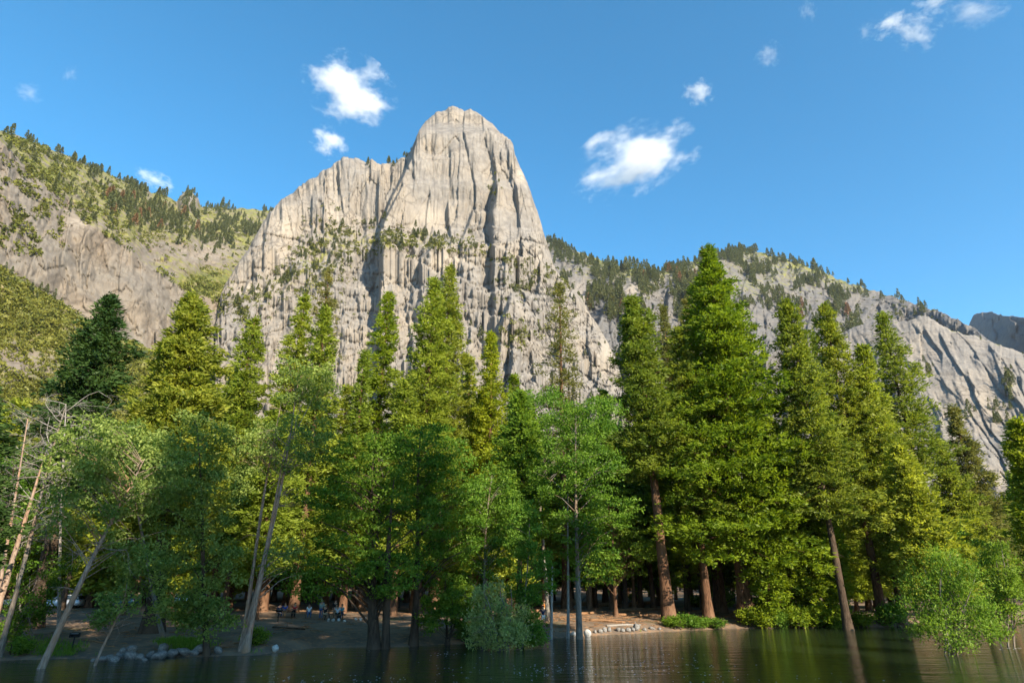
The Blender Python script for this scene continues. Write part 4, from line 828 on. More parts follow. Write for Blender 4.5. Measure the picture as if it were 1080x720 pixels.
add(dome, 60, lambda X, Y, T: tp(Y, T, 2.0) * (X > 980) * .5 + bump_at(X, Y, 978, 392, 7, 10) + bump_at(X, Y, 1064, 404, 5, 12) + .6 * bump_at(X, Y, 1045, 436, 40, 8), 6, 12, 'small tree in a seam of the slab dome', 217, 0, grp='trees in the seams of the dome')
add(hill, 26, lambda X, Y, T: tp(Y, T, 10) * (X > 0) * (X < 220), 5, 9, 'small round tree on the scrub hillside', 219, 0, grp='trees on the scrub hillside')
spots.sort(key=lambda q: -q[0])
for _, p, h, label, rust, grp, k, a in spots[:290]:
    o = link('conifer', dmesh[(k, 'rust' if rust else 'distant')]); o.location = p; o.scale = (h, h, h); o.rotation_euler = (0, 0, a)
    tag(o, label.replace('small conifer', 'small rust-brown dead conifer') if rust else label, 'conifer', grp)
rest = Geo(); A5 = [arrs(g) for g in DP]
for _, p, h, label, rust, grp, k, a in spots[290:]:
    V, Q, T = A5[k]; rest.add(V * h + p, Q, T)
tag(rest.build('woods', M['distant']), 'remaining small conifers scattered over the mountain slopes', 'woods', None, 'stuff')
def scrub(name, picks, label, mat, per=26, seed=1):
    r = np.random.default_rng(seed); g = Geo()
    for P, size in picks:
        n = len(P); sz = size * r.uniform(.5, 1.5, n); d = unit(r.normal(size=(n * per, 3)) + [0, -.2, .4]); s = np.repeat(sz, per)
        g.leaves(np.repeat(P, per, 0) + d * s[:, None] * r.uniform(.1, .6, n * per)[:, None] * [1, 1, .6], d + r.normal(0, .5, (n * per, 3)), s * .36, s * .3, np.clip(np.repeat(r.uniform(0, 1, n), per) + r.normal(0, .12, n * per), 0, 1))
    return tag(g.build(name, M[mat]), label, 'scrub', None, 'stuff')
scrub('scrub', [(left_mt.pick(1500, lambda X, Y, T: (X > -10) * (X < 300) * np.clip(vegB(X, Y, T) - .22, 0, 1) * np.clip(fbm(X / 12, Y / 8, 305, 3) + .3, 0, 1), 221)[0], 6.5),
    (left_mt.pick(160, lambda X, Y, T: (X > -5) * (X < 70) * (Y > 160) * (Y < 270) * np.clip(fbm(X / 9, Y / 9, 306, 2) + .1, 0, 1), 222)[0], 7.0),
    (peak.pick(1100, lambda X, Y, T: ledgeA(X, Y) * np.clip(fbm(X / 9, Y / 7, 307, 3) + .25, 0, 1), 223)[0], 5.0),
    (ridge.pick(500, lambda X, Y, T: (X > 575) * (X < 1000) * np.exp(-(Y - T) / 30), 224)[0], 6.0)], 'scrub and bushes growing on the ledges and upper slopes of the mountains', 'scrub', seed=31)
scrub('scrub', [(hill.pick(5200, lambda X, Y, T: (X > -20) * (X < 260) * (Y < 470) * (1 - .8 * bump_at(X, Y, 18, 382, 40, 18)), 225)[0], 3.6)], 'olive scrub covering the low hillside beneath the brown rock wall', 'scrub', 22, 33)

# ------------------------------------------------------------------ low plants, rocks, logs on the bank
def shrub_parts(size, leaf=0.16, n=26, per=55, flat=.7, narrow=.5):
    return broadleaf(size * .8, [(0, 0, size * .5, size * .55, size * .5, size * .42, 1)], r0=.03, leaf=leaf, nclump=n, per=per, rc=.42 * size * .8, flat=flat, trunks=4, wob=.15, narrow=narrow, upright=.2)
SHR = [(lambda p: (p[0].mesh('stems', M['bark_dark'], True), p[1].mesh('foliage', M[l])))(shrub_parts(1.4)) for l in ('fresh', 'alder', 'cedar')]
for px, py, s, k, lab in [(712, 662, 1.0, 1, 'low green shrub on the bank right at the foot of the full pine'), (725, 661, 1.2, 0, 'bright low shrub spreading along the sunny bank'), (738, 662, 1.0, 0, 'low shrub next to the foot of the leaning green cedar'), (752, 662, .9, 1, 'low shrub in front of the cedar trunks at the water edge'),
        (792, 661, 1.0, 2, 'yellow-green shrub at the foot of the giant cedar'), (806, 662, 1.1, 2, 'sunlit shrub overhanging the water under the giant cedar'), (822, 662, 1.0, 0, 'shrub on the bank between giant cedar and leaning bare trunk'), (842, 662, 1.3, 2, 'bigger shrub behind the water left of the bare leaning trunk'), (862, 661, 1.2, 2, 'yellow shrub below the low bright cedar'),
        (880, 662, .9, 0, 'small shrub touching the foot of the bare leaning trunk'), (910, 661, 1.0, 2, 'shrub on the bank right of the bare leaning trunk'), (940, 660, 1.2, 0, 'shrub beside the large rounded willow'), (700, 630, 1.3, 0, 'green bush at the edge of the picnic ground behind the full pine'), (668, 634, 1.1, 1, 'dark bush behind the fallen logs'), (645, 625, 1.2, 0, 'bright bush in the stand behind the fallen logs'),
        (762, 640, 1.2, 1, 'bush between the trunks left of the giant cedar'), (735, 640, 1.1, 2, 'bush behind the full pine in the sun'), (268, 680, .8, 1, 'small plant at the foot of the twin-trunked cottonwood'), (20, 690, .8, 1, 'grassy shrub by the leaning trunks at the water'), (492, 676, .9, 1, 'small shrub between round dark shrub and willow bush'), (188, 657, .9, 1, 'bush behind the dark cottonwood trunk')]:
    P, R = gpix(px, py); t = thing('shrub', lab, 'shrub', P, rng.uniform(0, 6.28), None); s *= 1.5 if px > 690 else 1.1; t.scale = (s * rng.uniform(.8, 1.3), s, s * rng.uniform(.7, 1) * (.55 if 690 < px < 756 and py > 650 else 1))
    link('stems', SHR[k][0], t); link('foliage', SHR[k][1], t)

t = NT('river_rock'); P = t.coords(); n1 = t.noise(P, 3.0, 7, .65)
c = t.mix(t.ramp(n1, [(.35, 0.0), (.65, 1.0)]), (0.10, 0.098, 0.095), (0.25, 0.24, 0.23)); M['rock'] = t.bsdf(c, .85, .2, n1, .6, .06)
t = NT('pale_rock'); P = t.coords(); n1 = t.noise(P, 3.0, 7, .65)
c = t.mix(t.ramp(n1, [(.35, 0.0), (.65, 1.0)]), (0.34, 0.33, 0.31), (0.52, 0.51, 0.49)); M['rock_pale'] = t.bsdf(c, .85, .2, n1, .6, .06)
def rock(seed, nu=18, nv=10):
    r = np.random.default_rng(seed); g = Geo(); u = np.linspace(0, 2 * math.pi, nu, endpoint=False); v = np.linspace(0.02, math.pi - 0.02, nv)
    U, W = np.meshgrid(u, v, indexing='ij'); D = np.stack([np.cos(U) * np.sin(W), np.sin(U) * np.sin(W), np.cos(W)], -1)
    rad = np.ones_like(U)
    for _ in range(9):                              # cut flat faces
        n = unit(r.normal(size=3)); h = r.uniform(.62, .9); d = D @ n; rad = np.where(d * rad > h, h / np.maximum(d, 1e-3), rad)
    V = D * rad[..., None]; i = np.arange(nu)[:, None] * nv; j = np.arange(nv - 1)[None, :]; i2 = ((np.arange(nu) + 1) % nu)[:, None] * nv
    g.add(V.reshape(-1, 3), np.stack([i + j, i + j + 1, i2 + j + 1, i2 + j], -1).reshape(-1, 4)); return g
ROCKS = [rock(400 + k) for k in range(6)]
RM = [(g.mesh('rock', M['rock']), g.mesh('rock', M['rock_pale'])) for g in ROCKS]
def put_rock(px, py, w, h, label, pale=0, group=None, sink=.25):
    P, R = gpix(px, py); P[2] = max(P[2], -.04); m = mpp(P); sx = w * m * (.68, .48)[pale]; sz = h * m * (.66, .5)[pale]
    o = link('rock', RM[rng.integers(6)][pale]); o.location = (P[0], P[1] + sx * .5, P[2] + sz * (1 - sink)); o.scale = (sx, sx * rng.uniform(.7, 1), sz * 1.15); o.rotation_euler = (rng.normal(0, .2), rng.normal(0, .2), rng.uniform(0, 6.28))
    return tag(o, label, 'rock', group)
for k, (px, py, w, h) in enumerate([(105, 697, 9, 4), (113, 696, 8, 5), (118, 698, 10, 5), (125, 694, 10, 5), (128, 690, 6, 5), (135, 695, 12, 8), (136, 689, 10, 6), (145, 695, 9, 5), (157, 693, 8, 6), (165, 695, 13, 7), (169, 690, 11, 8), (179, 693, 12, 7), (186, 690, 6, 5), (193, 692, 14, 6), (203, 691, 8, 5), (209, 690, 12, 7), (228, 690, 8, 5), (98, 697, 6, 3), (151, 697, 6, 3)]):
    put_rock(px, py, w, h, 'grey rock in the row along the water edge below the picnic ground', 0, 'rocks in the row along the water edge')
put_rock(289, 688, 8, 7, 'pale rock standing alone in the water near the twin-trunked cottonwood', 1)
put_rock(620, 671, 9, 8, 'tall white rock directly right of the straight grey trunk at the water', 1)
put_rock(605, 671, 7, 5, 'low white rock between taller bare pole and grey trunk', 1)
for px, py, w, h in [(633, 671, 5, 4), (638, 670, 5, 5), (643, 670, 5, 6), (652, 670, 6, 5), (657, 670, 5, 4), (663, 670, 7, 4), (672, 669, 8, 6), (680, 669, 5, 4), (688, 668, 5, 3), (696, 668, 4, 3), (628, 672, 5, 3), (668, 669, 5, 4)]:
    put_rock(px, py - 3.5, w * rng.uniform(.6, 1.15), h * rng.uniform(.6, 1.0), 'small grey rock on the bank edge below the fallen logs', 0, 'small rocks on the bank below the logs')
for px, py, w, h in [(346, 655, 4, 3), (351, 655, 4, 3), (357, 655, 4, 3), (363, 656, 4, 2.5), (375, 654, 4, 3), (380, 654, 4, 2.5), (385, 653, 3, 2.5)]:
    put_rock(px, py, w, h, 'pale stone edging the picnic ground near the seated people', 1, 'pale edging stones by the picnic table')

def log(px0, py0, px1, py1, w, label, lift=0.0, mat='log', stubs=3, name='fallen_log'):
    A, _ = gpix(px0, py0); B, _ = gpix(px1, py1); r = w * mpp(A) * .8
    A = A + [0, 0, r * .7]; B = B + [0, 0, r * .6 + lift]; q = np.linspace(0, 1, 10)[:, None]
    Pt = A * (1 - q) + B * q + np.cumsum(rng.normal(0, r * .12, (10, 3)), 0); g = Geo(); g.tube(Pt, r * (1 - .45 * q[:, 0]) * (1 + .08 * rng.normal(size=10)), 8)
    for _ in range(stubs):
        i = rng.integers(2, 9); d = unit(rng.normal(size=3) + [0, 0, .6]); g.tube([Pt[i], Pt[i] + d * r * 2.2, Pt[i] + d * r * 3.6 + rng.normal(0, r * .4, 3)], [r * .3, r * .2, r * .06], 5)
    return tag(g.build(name, M[mat], None, True), label, 'log')
log(604, 638, 652, 640, 4.2, 'thick orange-lit fallen log behind the straight grey trunk')
log(606, 641, 625, 634, 1.6, 'pale thin dead limb propped up slanting behind the grey trunk', 1.6, 'dead', 2, 'dead_limb')
log(655, 641, 690, 638, 3.0, 'fallen log lying right of the bending trunk in the sun')
log(562, 640, 592, 637, 3.0, 'fallen log behind the two bare poles')
log(566, 645, 604, 643, 2.2, 'low thin log in front of the log behind the bare poles')
log(648, 649, 706, 650, 2.0, 'long dark log lying along the bank before the full pine')
log(612, 648, 640, 646, 2.0, 'short log on the bank between grey trunk and bending trunk')
log(700, 646, 745, 644, 2.2, 'log behind the full pine foot in the sunlit clearing')
log(655, 636, 672, 630, 1.6, 'thin pale branch leaning over the fallen logs', 1.0, 'dead', 2, 'dead_limb')
log(972, 686, 990, 689, 1.4, 'bare pale limb poking out of the water below the large willow', .1, 'dead', 1, 'dead_limb')
log(560, 667, 578, 670, 3.4, 'dark sodden log at the water edge beside the shorter bare pole', 0, 'bark_dark', 1)
log(622, 655, 660, 657, 2.2, 'weathered log on the bank just above the small grey rocks')
log(652, 645, 700, 643, 3.0, 'big reddish log across the clearing before the bending trunk')
log(712, 652, 742, 654, 2.0, 'short log by the feet of the full pine and leaning cedar')
log(640, 661, 676, 660, 1.6, 'thin driftwood log stranded close to the water below the clearing', 0, 'dead', 2)
log(288, 662, 322, 664, 1.6, 'thin fallen branch on the shaded bank near the cottonwood', 0, 'bark_dark', 2)
# litter of sticks and cones on the bank
g = Geo(); lr = np.random.default_rng(55)
for _ in range(2600):
    px = lr.uniform(30, 800) if lr.uniform() < .3 else lr.uniform(556, 800); R = lr.uniform(46, 100); P = gpos(px, R)
    if P[2] < .25: continue
    a = lr.uniform(0, 3.1); L = lr.uniform(.2, 1.3) * (2.0 if lr.uniform() < .12 else 1); d = np.array([math.cos(a), math.sin(a) * .6, lr.normal(0, .05)])
    g.tube([P + [0, 0, .03], P + d * L * .5 + [0, 0, .07], P + d * L + [0, 0, .04]], [.03 + .02 * (L > 1.3), .028 + .02 * (L > 1.3), .012], 4)
tag(g.build('litter', M['log']), 'sticks and bark litter strewn over the bare ground of the bank', 'litter', None, 'stuff')
# thin grass on the bank
g = Geo()
for cx, cy, n, sx, sy in [(195, 679, 420, 14, 1.2), (60, 683, 260, 16, 2), (22, 690, 200, 14, 3), (272, 685, 160, 5, 2), (700, 663, 220, 14, 1), (560, 668, 120, 8, 1.5), (840, 660, 260, 40, .8), (930, 659, 200, 16, .8)]:
    for _ in range(n):
        P = gpos(lr.normal(cx, sx), 60) if False else None; px = lr.normal(cx, sx); py = lr.normal(cy, sy); dx, dy, dz = ray(px, py); k = -(CAMZ - .5) / dz; x, y = dx * k, dy * k; z = float(ground(x, y))
        if z < .08: continue
        b = 6; a = lr.uniform(0, 6.28, b); D = np.stack([np.cos(a) * .4, np.sin(a) * .4, np.ones(b)], -1); g.leaves(np.array([x, y, z - .02]) + lr.normal(0, .1, (b, 3)) * [1, 1, 0], D, lr.uniform(.15, .45, b), .035, lr.uniform(0, 1, b))
tag(g.build('grass', M['fresh']), 'thin green grass growing in patches on the bare bank', 'grass', None, 'stuff')
# flecks of foam drifting on the river
t = NT('foam'); M['foam'] = t.bsdf((.75, .77, .76), .6, .3)
g = Geo()
for cx, cy, n, sx, sy in [(575, 707, 60, 26, 3), (640, 692, 40, 50, 8), (600, 706, 26, 40, 4), (700, 708, 40, 40, 6), (470, 689, 16, 10, 1.5), (360, 690, 10, 30, 3), (480, 706, 20, 30, 6), (720, 700, 30, 40, 6), (330, 715, 30, 40, 4), (420, 716, 24, 60, 3), (1070, 683, 14, 8, 1), (800, 715, 26, 80, 4)]:
    for _ in range(n):
        px = lr.normal(cx, sx); py = min(719, max(683, lr.normal(cy, sy))); dx, dy, dz = ray(px, py); k = -CAMZ / dz; m = k / F; a = lr.uniform(0, 3.1)
        w, h = m * lr.uniform(.4, 1.2), m * lr.uniform(.35, .9); q = np.arange(6) * 1.047
        V = np.stack([dx * k + w * np.cos(q), dy * k + h * 1.6 * np.sin(q), np.full(6, .012)], -1); g.add(V, [[0, 1, 2, 3], [0, 3, 4, 5]])
tag(g.build('foam', M['foam']), 'white flecks of foam drifting on the dark river', 'foam', None, 'stuff')

# ------------------------------------------------------------------ clouds: small puffs of real vapour high above the far side of the mountains
def cloud_mat(name, seed, dens):
    t = NT(name); P = t.coords(); sep = t.n('ShaderNodeVectorMath', operation='LENGTH'); t.l(P, sep.inputs[0])
    oi = t.n('ShaderNodeObjectInfo'); ad = t.n('ShaderNodeVectorMath', operation='ADD'); t.l(P, ad.inputs[0])
    mlt = t.n('ShaderNodeMath', operation='MULTIPLY'); t.l(oi.outputs['Random'], mlt.inputs[0]); mlt.inputs[1].default_value = 50; t.l(mlt.outputs[0], ad.inputs[1])
    n1 = t.noise(ad.outputs[0], 1.7, 9, .70); fall = t.math('SUBTRACT', 1.0, sep.outputs['Value'])
    v = t.math('ADD', t.math('MULTIPLY', t.math('SUBTRACT', fall, .28), .85), t.math('MULTIPLY', t.math('SUBTRACT', n1, .5), 3.4))
    v = t.math('MULTIPLY', t.ramp(v, [(0.10, 0.0), (1.05, 1.0)]), dens)
    sc_ = t.n('ShaderNodeVolumeScatter'); sc_.inputs['Color'].default_value = (1, 1, 1, 1); sc_.inputs['Anisotropy'].default_value = -0.25
    t.l(v, sc_.inputs['Density']); t.l(sc_.outputs[0], t.out.inputs['Volume']); return t.m
CM = [cloud_mat('cloud_vapour', 0, .017), cloud_mat('wisp_vapour', 1, .006)]
g = Geo(); u = np.linspace(0, 2 * math.pi, 24, endpoint=False); v = np.linspace(0.001, math.pi - 0.001, 13); U, W = np.meshgrid(u, v, indexing='ij')
i = np.arange(24)[:, None] * 13; j = np.arange(12)[None, :]; i2 = ((np.arange(24) + 1) % 24)[:, None] * 13
g.add(np.stack([np.cos(U) * np.sin(W), np.sin(U) * np.sin(W), np.cos(W)], -1).reshape(-1, 3), np.stack([i + j, i + j + 1, i2 + j + 1, i2 + j], -1).reshape(-1, 4))
CMESH = [g.mesh('cloud', m) for m in CM]
for px, py, hw, hh, tilt, wis, lab in [(369, 95, 46, 28, -20, 0, 'biggest white puff cloud above the left shoulder of the peak'), (346, 150, 20, 15, -30, 0, 'small ragged cloud just over the cliff edge left of the summit'), (668, 173, 66, 24, 16, 0, 'long white cloud drifting in the open sky right of the peak'), (737, 97, 16, 14, -15, 0, 'small round cloud high above the long white one'),
        (966, 34, 24, 12, -25, 0, 'white wisp cloud, the brightest of the broken row in the sky corner'), (938, 26, 18, 10, 25, 0, 'small white wisp in the middle of the broken row of wisps'), (915, 33, 12, 10, 40, 1, 'faint upright wisp beginning the broken row in the sky corner'), (985, 4, 20, 8, 0, 0, 'thin cloud cut by the top edge of the picture'), (810, 58, 14, 14, 0, 1, 'faint wisp between round cloud and broken corner wisps'), (852, 12, 9, 12, 0, 1, 'tiny faint wisp at the top of the sky'), (162, 189, 20, 8, -15, 0, 'small bright cloud peeking over the wooded left skyline'), (1030, 10, 30, 14, 0, 1, 'pale veil of cloud in the sky corner'), (30, 98, 14, 9, 0, 1, 'faint wisp above the skyline at the picture edge'), (74, 78, 7, 10, 0, 1, 'tiny upright wisp in the blue left of the peak')]:
    C = at_range(px, py, 2600); m = mpp(C); o = link('cloud', CMESH[wis]); o.location = C; o.scale = (hw * m * 1.2, hw * m, hh * m * 1.3); o.rotation_euler = (0, R_(-tilt), 0); tag(o, lab, 'cloud')
# ---- end clouds

# ------------------------------------------------------------------ parked cars
M['rubber'] = simple('tyre_rubber', (.02, .02, .022), .8, .2); M['alloy'] = simple('wheel_alloy', (.45, .46, .48), .3, .5, .8)
M['carglass'] = simple('car_window_glass', (.035, .05, .06), .08, .6); M['lamp'] = simple('lamp_plastic', (.75, .76, .78), .2, .5); M['tail'] = simple('tail_lamp_plastic', (.35, .02, .02), .25, .5)
def paint(name, col): return simple(name, col, .28, .5, .2, .04, 2.0)
M['silver'] = paint('silver_paint', (.52, .55, .60)); M['teal'] = paint('dark_teal_paint', (.05, .12, .14)); M['blue'] = paint('pale_blue_paint', (.22, .34, .48)); M['white_p'] = paint('white_paint', (.72, .73, .74))
def loft(g, secs):
    """secs: list of (x, [(y, z), ...]) rings joined along x and closed at the ends"""
    k = len(secs[0][1]); V = np.array([[x, y, z] for x, ring in secs for y, z in ring]); n = len(secs)
    Q = [[i * k + j, i * k + (j + 1) % k, (i + 1) * k + (j + 1) % k, (i + 1) * k + j] for i in range(n - 1) for j in range(k)]
    for b, fl in ((0, 1), ((n - 1) * k, 0)):
        for q in range(1, k - 2, 2): f = [b, b + q, b + q + 1, b + q + 2]; Q.append(f[::-1] if fl else f)
    g.add(V, Q)
def ring(w, zb, zt, c=.12, tum=1.0):
    wt = w * tum; return [(-w + c, zb), (w - c, zb), (w, zb + c), (w, (zb + zt) / 2), (wt, zt - c), (wt - c, zt), (-wt + c, zt), (-wt, zt - c), (-w, (zb + zt) / 2), (-w, zb + c)]
def car(label, pos, rz, body, wagon=True):
    t = thing('parked_car', label, 'car', pos, rz, 'cars parked beyond the picnic ground')
    g = Geo(); loft(g, [(x, ring(w, zb, zt, c, .97)) for x, w, zb, zt, c in [(-2.26, .62, .42, .66, .10), (-2.2, .78, .32, .78, .13), (-1.9, .86, .26, .90, .13), (-1.2, .89, .24, .97, .12), (-.6, .9, .24, 1.0, .10), (.6, .9, .24, 1.02, .1), (1.5, .89, .26, 1.04, .12), (2.0, .85, .32, 1.02, .13), (2.2, .76, .40, .92, .13)]])
    bo = g.build('body', M[body], t, False)
    g = Geo(); xr = 2.05 if wagon else 1.45
    loft(g, [(x, ring(w, .96, zt, .06, tt)) for x, w, zt, tt in [(-1.12, .80, 1.02, .96), (-.75, .80, 1.24, .90), (-.32, .80, 1.46, .84), (.2, .80, 1.5, .83), (1.0, .8, 1.5, .83), (xr - .35, .79, 1.45, .84), (xr, .77, 1.06, .95)]]); g.build('windows', M['carglass'], t)
    g = Geo(); loft(g, [(x, ring(w, zt - .07, zt + .025, .03, .96)) for x, w, zt in [(-.36, .63, 1.45), (.2, .68, 1.5), (1.0, .68, 1.5), (xr - .32, .66, 1.45)]]); g.build('roof', M[body], t)
    for x0, x1, n in ((-.98, -.38, 'pillar'), (.22, .26, 'pillar'), (xr - .1, xr - .4, 'pillar')):
        g = Geo()
        for sy in (-1, 1): g.tube([[x0, sy * .815, .98], [x1, sy * .69, 1.45]], [.045, .04], 6)
        g.build(n, M[body], t)
    for x in (-1.4, 1.35):
        for sy in (-1, 1):
            a = np.linspace(0, 2 * math.pi, 21); g = Geo(); g.tube(np.stack([x + .24 * np.cos(a), np.full(21, sy * .80), .32 + .24 * np.sin(a)], -1), .09, 8, cap=False); w = g.build('wheel', M['rubber'], t, True)
            g = Geo(); g.tube([[x, sy * .74, .32], [x, sy * .86, .32]], [.2, .19], 12); g.build('rim', M['alloy'], w)
    for sy in (-1, 1):
        g = Geo(); g.box((-2.16, sy * .6, .70), (.16, .28, .12)); g.build('headlight', M['lamp'], t)
        g = Geo(); g.box((2.1, sy * .68, .84), (.16, .18, .2)); g.build('tail_light', M['tail'], t)
        g = Geo(); g.box((-.78, sy * .98, 1.04), (.12, .18, .12)); g.build('wing_mirror', M[body], t)
    g = Geo(); g.box((-2.2, 0, .42), (.14, 1.3, .16)); g.build('bumper', M['rubber'], t)
    return t
def parked(px, py): return gpix(px, py)[0]
car('silver estate car parked in the sun behind the leaning reddish alder', parked(66, 641), R_(8), 'silver')
car('dark teal car parked next to the silver one, half behind leaves', parked(127, 640), R_(-6), 'teal', False)
car('pale blue car nose, parked furthest out beside the dark leaning trunks', parked(24, 640), R_(10), 'blue', False)
car('white car nearly hidden behind the dark cottonwood trunk', parked(190, 639), R_(4), 'white_p', False)

# ------------------------------------------------------------------ picnic tables, grills, people
M['plank'] = bark('weathered_table_plank', (.10, .07, .05), (.22, .16, .11), (.26, .19, .13)); M['iron'] = simple('black_iron', (.02, .02, .022), .7, .3)
def picnic_table(label, pos, rz):
    t = thing('picnic_table', label, 'picnic table', pos, rz)
    for n, boards, z in (('tabletop', [(-.30), (-.10), (.10), (.30)], .74), ('seat', [-.82, -.64], .45), ('seat', [.64, .82], .45)):
        g = Geo()
        for y in boards: g.box((0, y, z), (1.9, .185 if n == 'tabletop' else .165, .045))
        g.build(n, M['plank'], t)
    for sx in (-.68, .68):
        g = Geo(); g.tube([[sx, -.62, 0], [sx, -.3, .70]], .045, 6); g.tube([[sx, .62, 0], [sx, .3, .70]], .045, 6); g.tube([[sx, -.88, .41], [sx, .88, .41]], .04, 6); g.tube([[sx, -.36, .70], [sx, .36, .70]], .035, 6); g.build('leg', M['iron'], t)
    return t
T1 = parked(111, 654); T2 = parked(352, 653); T3 = parked(302, 651)
picnic_table('picnic table with two people in front of the parked cars', T1, R_(4))
picnic_table('dark picnic table crowded with seated people by the edging stones', T2, R_(-6))
picnic_table('picnic table between the twin-trunked cottonwood and the crowded table', T3, R_(5))
def grill(label, P):
    t = thing('camp_grill', label, 'camp grill', P, R_(20)); m = M['iron']
    g = Geo(); g.tube([[0, 0, -.3], [0, 0, .78]], .04, 8); g.build('post', m, t)
    g = Geo(); g.box((0, 0, .80), (.52, .42, .03)); g.box((0, .2, .93), (.52, .03, .26)); g.box((-.25, -.01, .93), (.03, .4, .26)); g.box((.25, -.01, .93), (.03, .4, .26)); g.build('firebox', m, t)
    g = Geo()
    for k in range(9): g.tube([[-.2 + .05 * k, -.2, 1.0], [-.2 + .05 * k, .2, 1.0]], .008, 4)
    g.tube([[-.24, -.2, 1.0], [.24, -.2, 1.0]], .01, 4); g.tube([[-.24, .19, 1.0], [.24, .19, 1.0]], .01, 4); g.build('grate', M['alloy'], t)
    g = Geo(); g.tube([[.22, -.2, 1.0], [.3, -.32, 1.0]], .012, 6); g.build('handle', m, t)
grill('black camp grill on a post near the water, between the leaning alder and sapling', parked(75, 687))
grill('camp grill by the picnic table close to the twin-trunked cottonwood', parked(293, 655))

CL = {}
def cloth(name, col):
    if name not in CL: CL[name] = simple(name, col, .9, .1, 0, .12, 12)
    return CL[name]
def skin_mesh(name, J, E, mat, root=0, lev=1):
    me = bpy.data.meshes.new(name); names = list(J); ix = {k: i for i, k in enumerate(names)}
    me.from_pydata([J[k][0] for k in names], [(ix[a], ix[b]) for a, b in E], [])
    o = bpy.data.objects.new(name, me); COL.objects.link(o); 
    md = o.modifiers.new('s', 'SKIN'); md.use_smooth_shade = True
    for k, i in ix.items():
        r = J[k][1]; me.skin_vertices[0].data[i].radius = r if isinstance(r, tuple) else (r, r); me.skin_vertices[0].data[i].use_root = (i == root)
    sd = o.modifiers.new('u', 'SUBSURF'); sd.levels = lev; sd.render_levels = lev
    dg = bpy.context.evaluated_depsgraph_get(); dg.update(); out = bpy.data.meshes.new_from_object(o.evaluated_get(dg))
    bpy.data.objects.remove(o); out.name = name; out.materials.clear(); out.materials.append(mat)
    for p in out.polygons: p.use_smooth = True
    return out
def person(label, P, rz, shirt, legs, hair, seated=False, shorts=False, skin=(.42, .25, .17), lean=0.0, arms=0.35, sleeves=True, long_hair=False, zs=.45):
    """figure facing -Y: one skinned body; hair, eyes and clothing are its children"""
    z0 = zs + .09 if seated else .94; yl = lambda z: -lean * (z - z0)
    V = lambda x, y, z: (x, y + (yl(z) if z > z0 else 0), z)
    T = z0 - .94
    J = {'pel': (V(0, 0, z0), (.145, .11)), 'waist': (V(0, 0, 1.12 + T), (.135, .10)), 'chest': (V(0, 0, 1.34 + T), (.165, .115)), 'neck': (V(0, .01, 1.49 + T), .06), 'jaw': (V(0, -.015, 1.565 + T), (.068, .078)), 'head': (V(0, 0, 1.65 + T), (.082, .098)), 'crown': (V(0, .005, 1.725 + T), (.06, .07)), 'nose': (V(0, -.118, 1.625 + T), .014)}
    E = [('pel', 'waist'), ('waist', 'chest'), ('chest', 'neck'), ('neck', 'jaw'), ('jaw', 'head'), ('head', 'crown'), ('head', 'nose')]
    for s, n in ((-1, 'l'), (1, 'r')):
        J['ear' + n] = (V(s * .092, .01, 1.635 + T), .016); E.append(('head', 'ear' + n))
        fw = arms + (0.15 if seated else 0)
        J['sh' + n] = (V(s * .19, .01, 1.42 + T), .062); J['el' + n] = (V(s * .245, .03 - .1 * fw, 1.14 + T), .044); J['wr' + n] = (V(s * .22, -.30 * fw - .05, .92 + T + .16 * fw), .029); J['pa' + n] = (V(s * .215, -.30 * fw - .11, .855 + T + .16 * fw), (.034, .02))
        E += [('chest', 'sh' + n), ('sh' + n, 'el' + n), ('el' + n, 'wr' + n), ('wr' + n, 'pa' + n)]
        for k, (dx, ln) in enumerate(((-.028, .066), (-.010, .078), (.010, .074), (.028, .056))):
            p = J['pa' + n][0]; J[f'f{k}a{n}'] = ((p[0] + dx, p[1] - .015, p[2] - ln * .55), .009); J[f'f{k}b{n}'] = ((p[0] + dx, p[1] + .002, p[2] - ln), .008); E += [('pa' + n, f'f{k}a{n}'), (f'f{k}a{n}', f'f{k}b{n}')]
        p = J['wr' + n][0]; J['th' + n] = ((p[0] - s * .045, p[1] - .05, p[2] - .055), .010); J['ti' + n] = ((p[0] - s * .05, p[1] - .06, p[2] - .09), .008); E += [('pa' + n, 'th' + n), ('th' + n, 'ti' + n)]
        if seated: hip, kn, an, to = (s * .10, -.03, z0 - .01), (s * .13, -.44, z0 + .02), (s * .13, -.42, .09), (s * .14, -.58, .035)
        else: hip, kn, an, to = (s * .095, 0, .90), (s * .11, -.025, .50), (s * .115, .03 + .03 * s, .09), (s * .135, -.13 + .03 * s, .035)
        J['hi' + n] = (hip, .088); J['kn' + n] = (kn, .058); J['an' + n] = (an, .04); J['to' + n] = (to, (.042, .03)); E += [('pel', 'hi' + n), ('hi' + n, 'kn' + n), ('kn' + n, 'an' + n), ('an' + n, 'to' + n)]
    t = thing('person', label, 'person', P, rz)
    sk = cloth('skin_%d' % int(skin[0] * 100), skin); link('body', skin_mesh('body', J, E, sk), t)
    def gar(name, keys, ed, mat, grow, trim={}):
        JJ = {k: (trim[k] if k in trim else J[k][0], tuple(np.array(J[k][1]) + grow) if isinstance(J[k][1], tuple) else J[k][1] + grow) for k in keys}
        link(name, skin_mesh(name, JJ, ed, mat), t)
    arm = [k + n for n in 'lr' for k in (('sh', 'el', 'wr') if sleeves else ('sh', 'el'))]
    half = {} if sleeves else {'el' + n: tuple(np.array(J['sh' + n][0]) * .45 + np.array(J['el' + n][0]) * .55) for n in 'lr'}
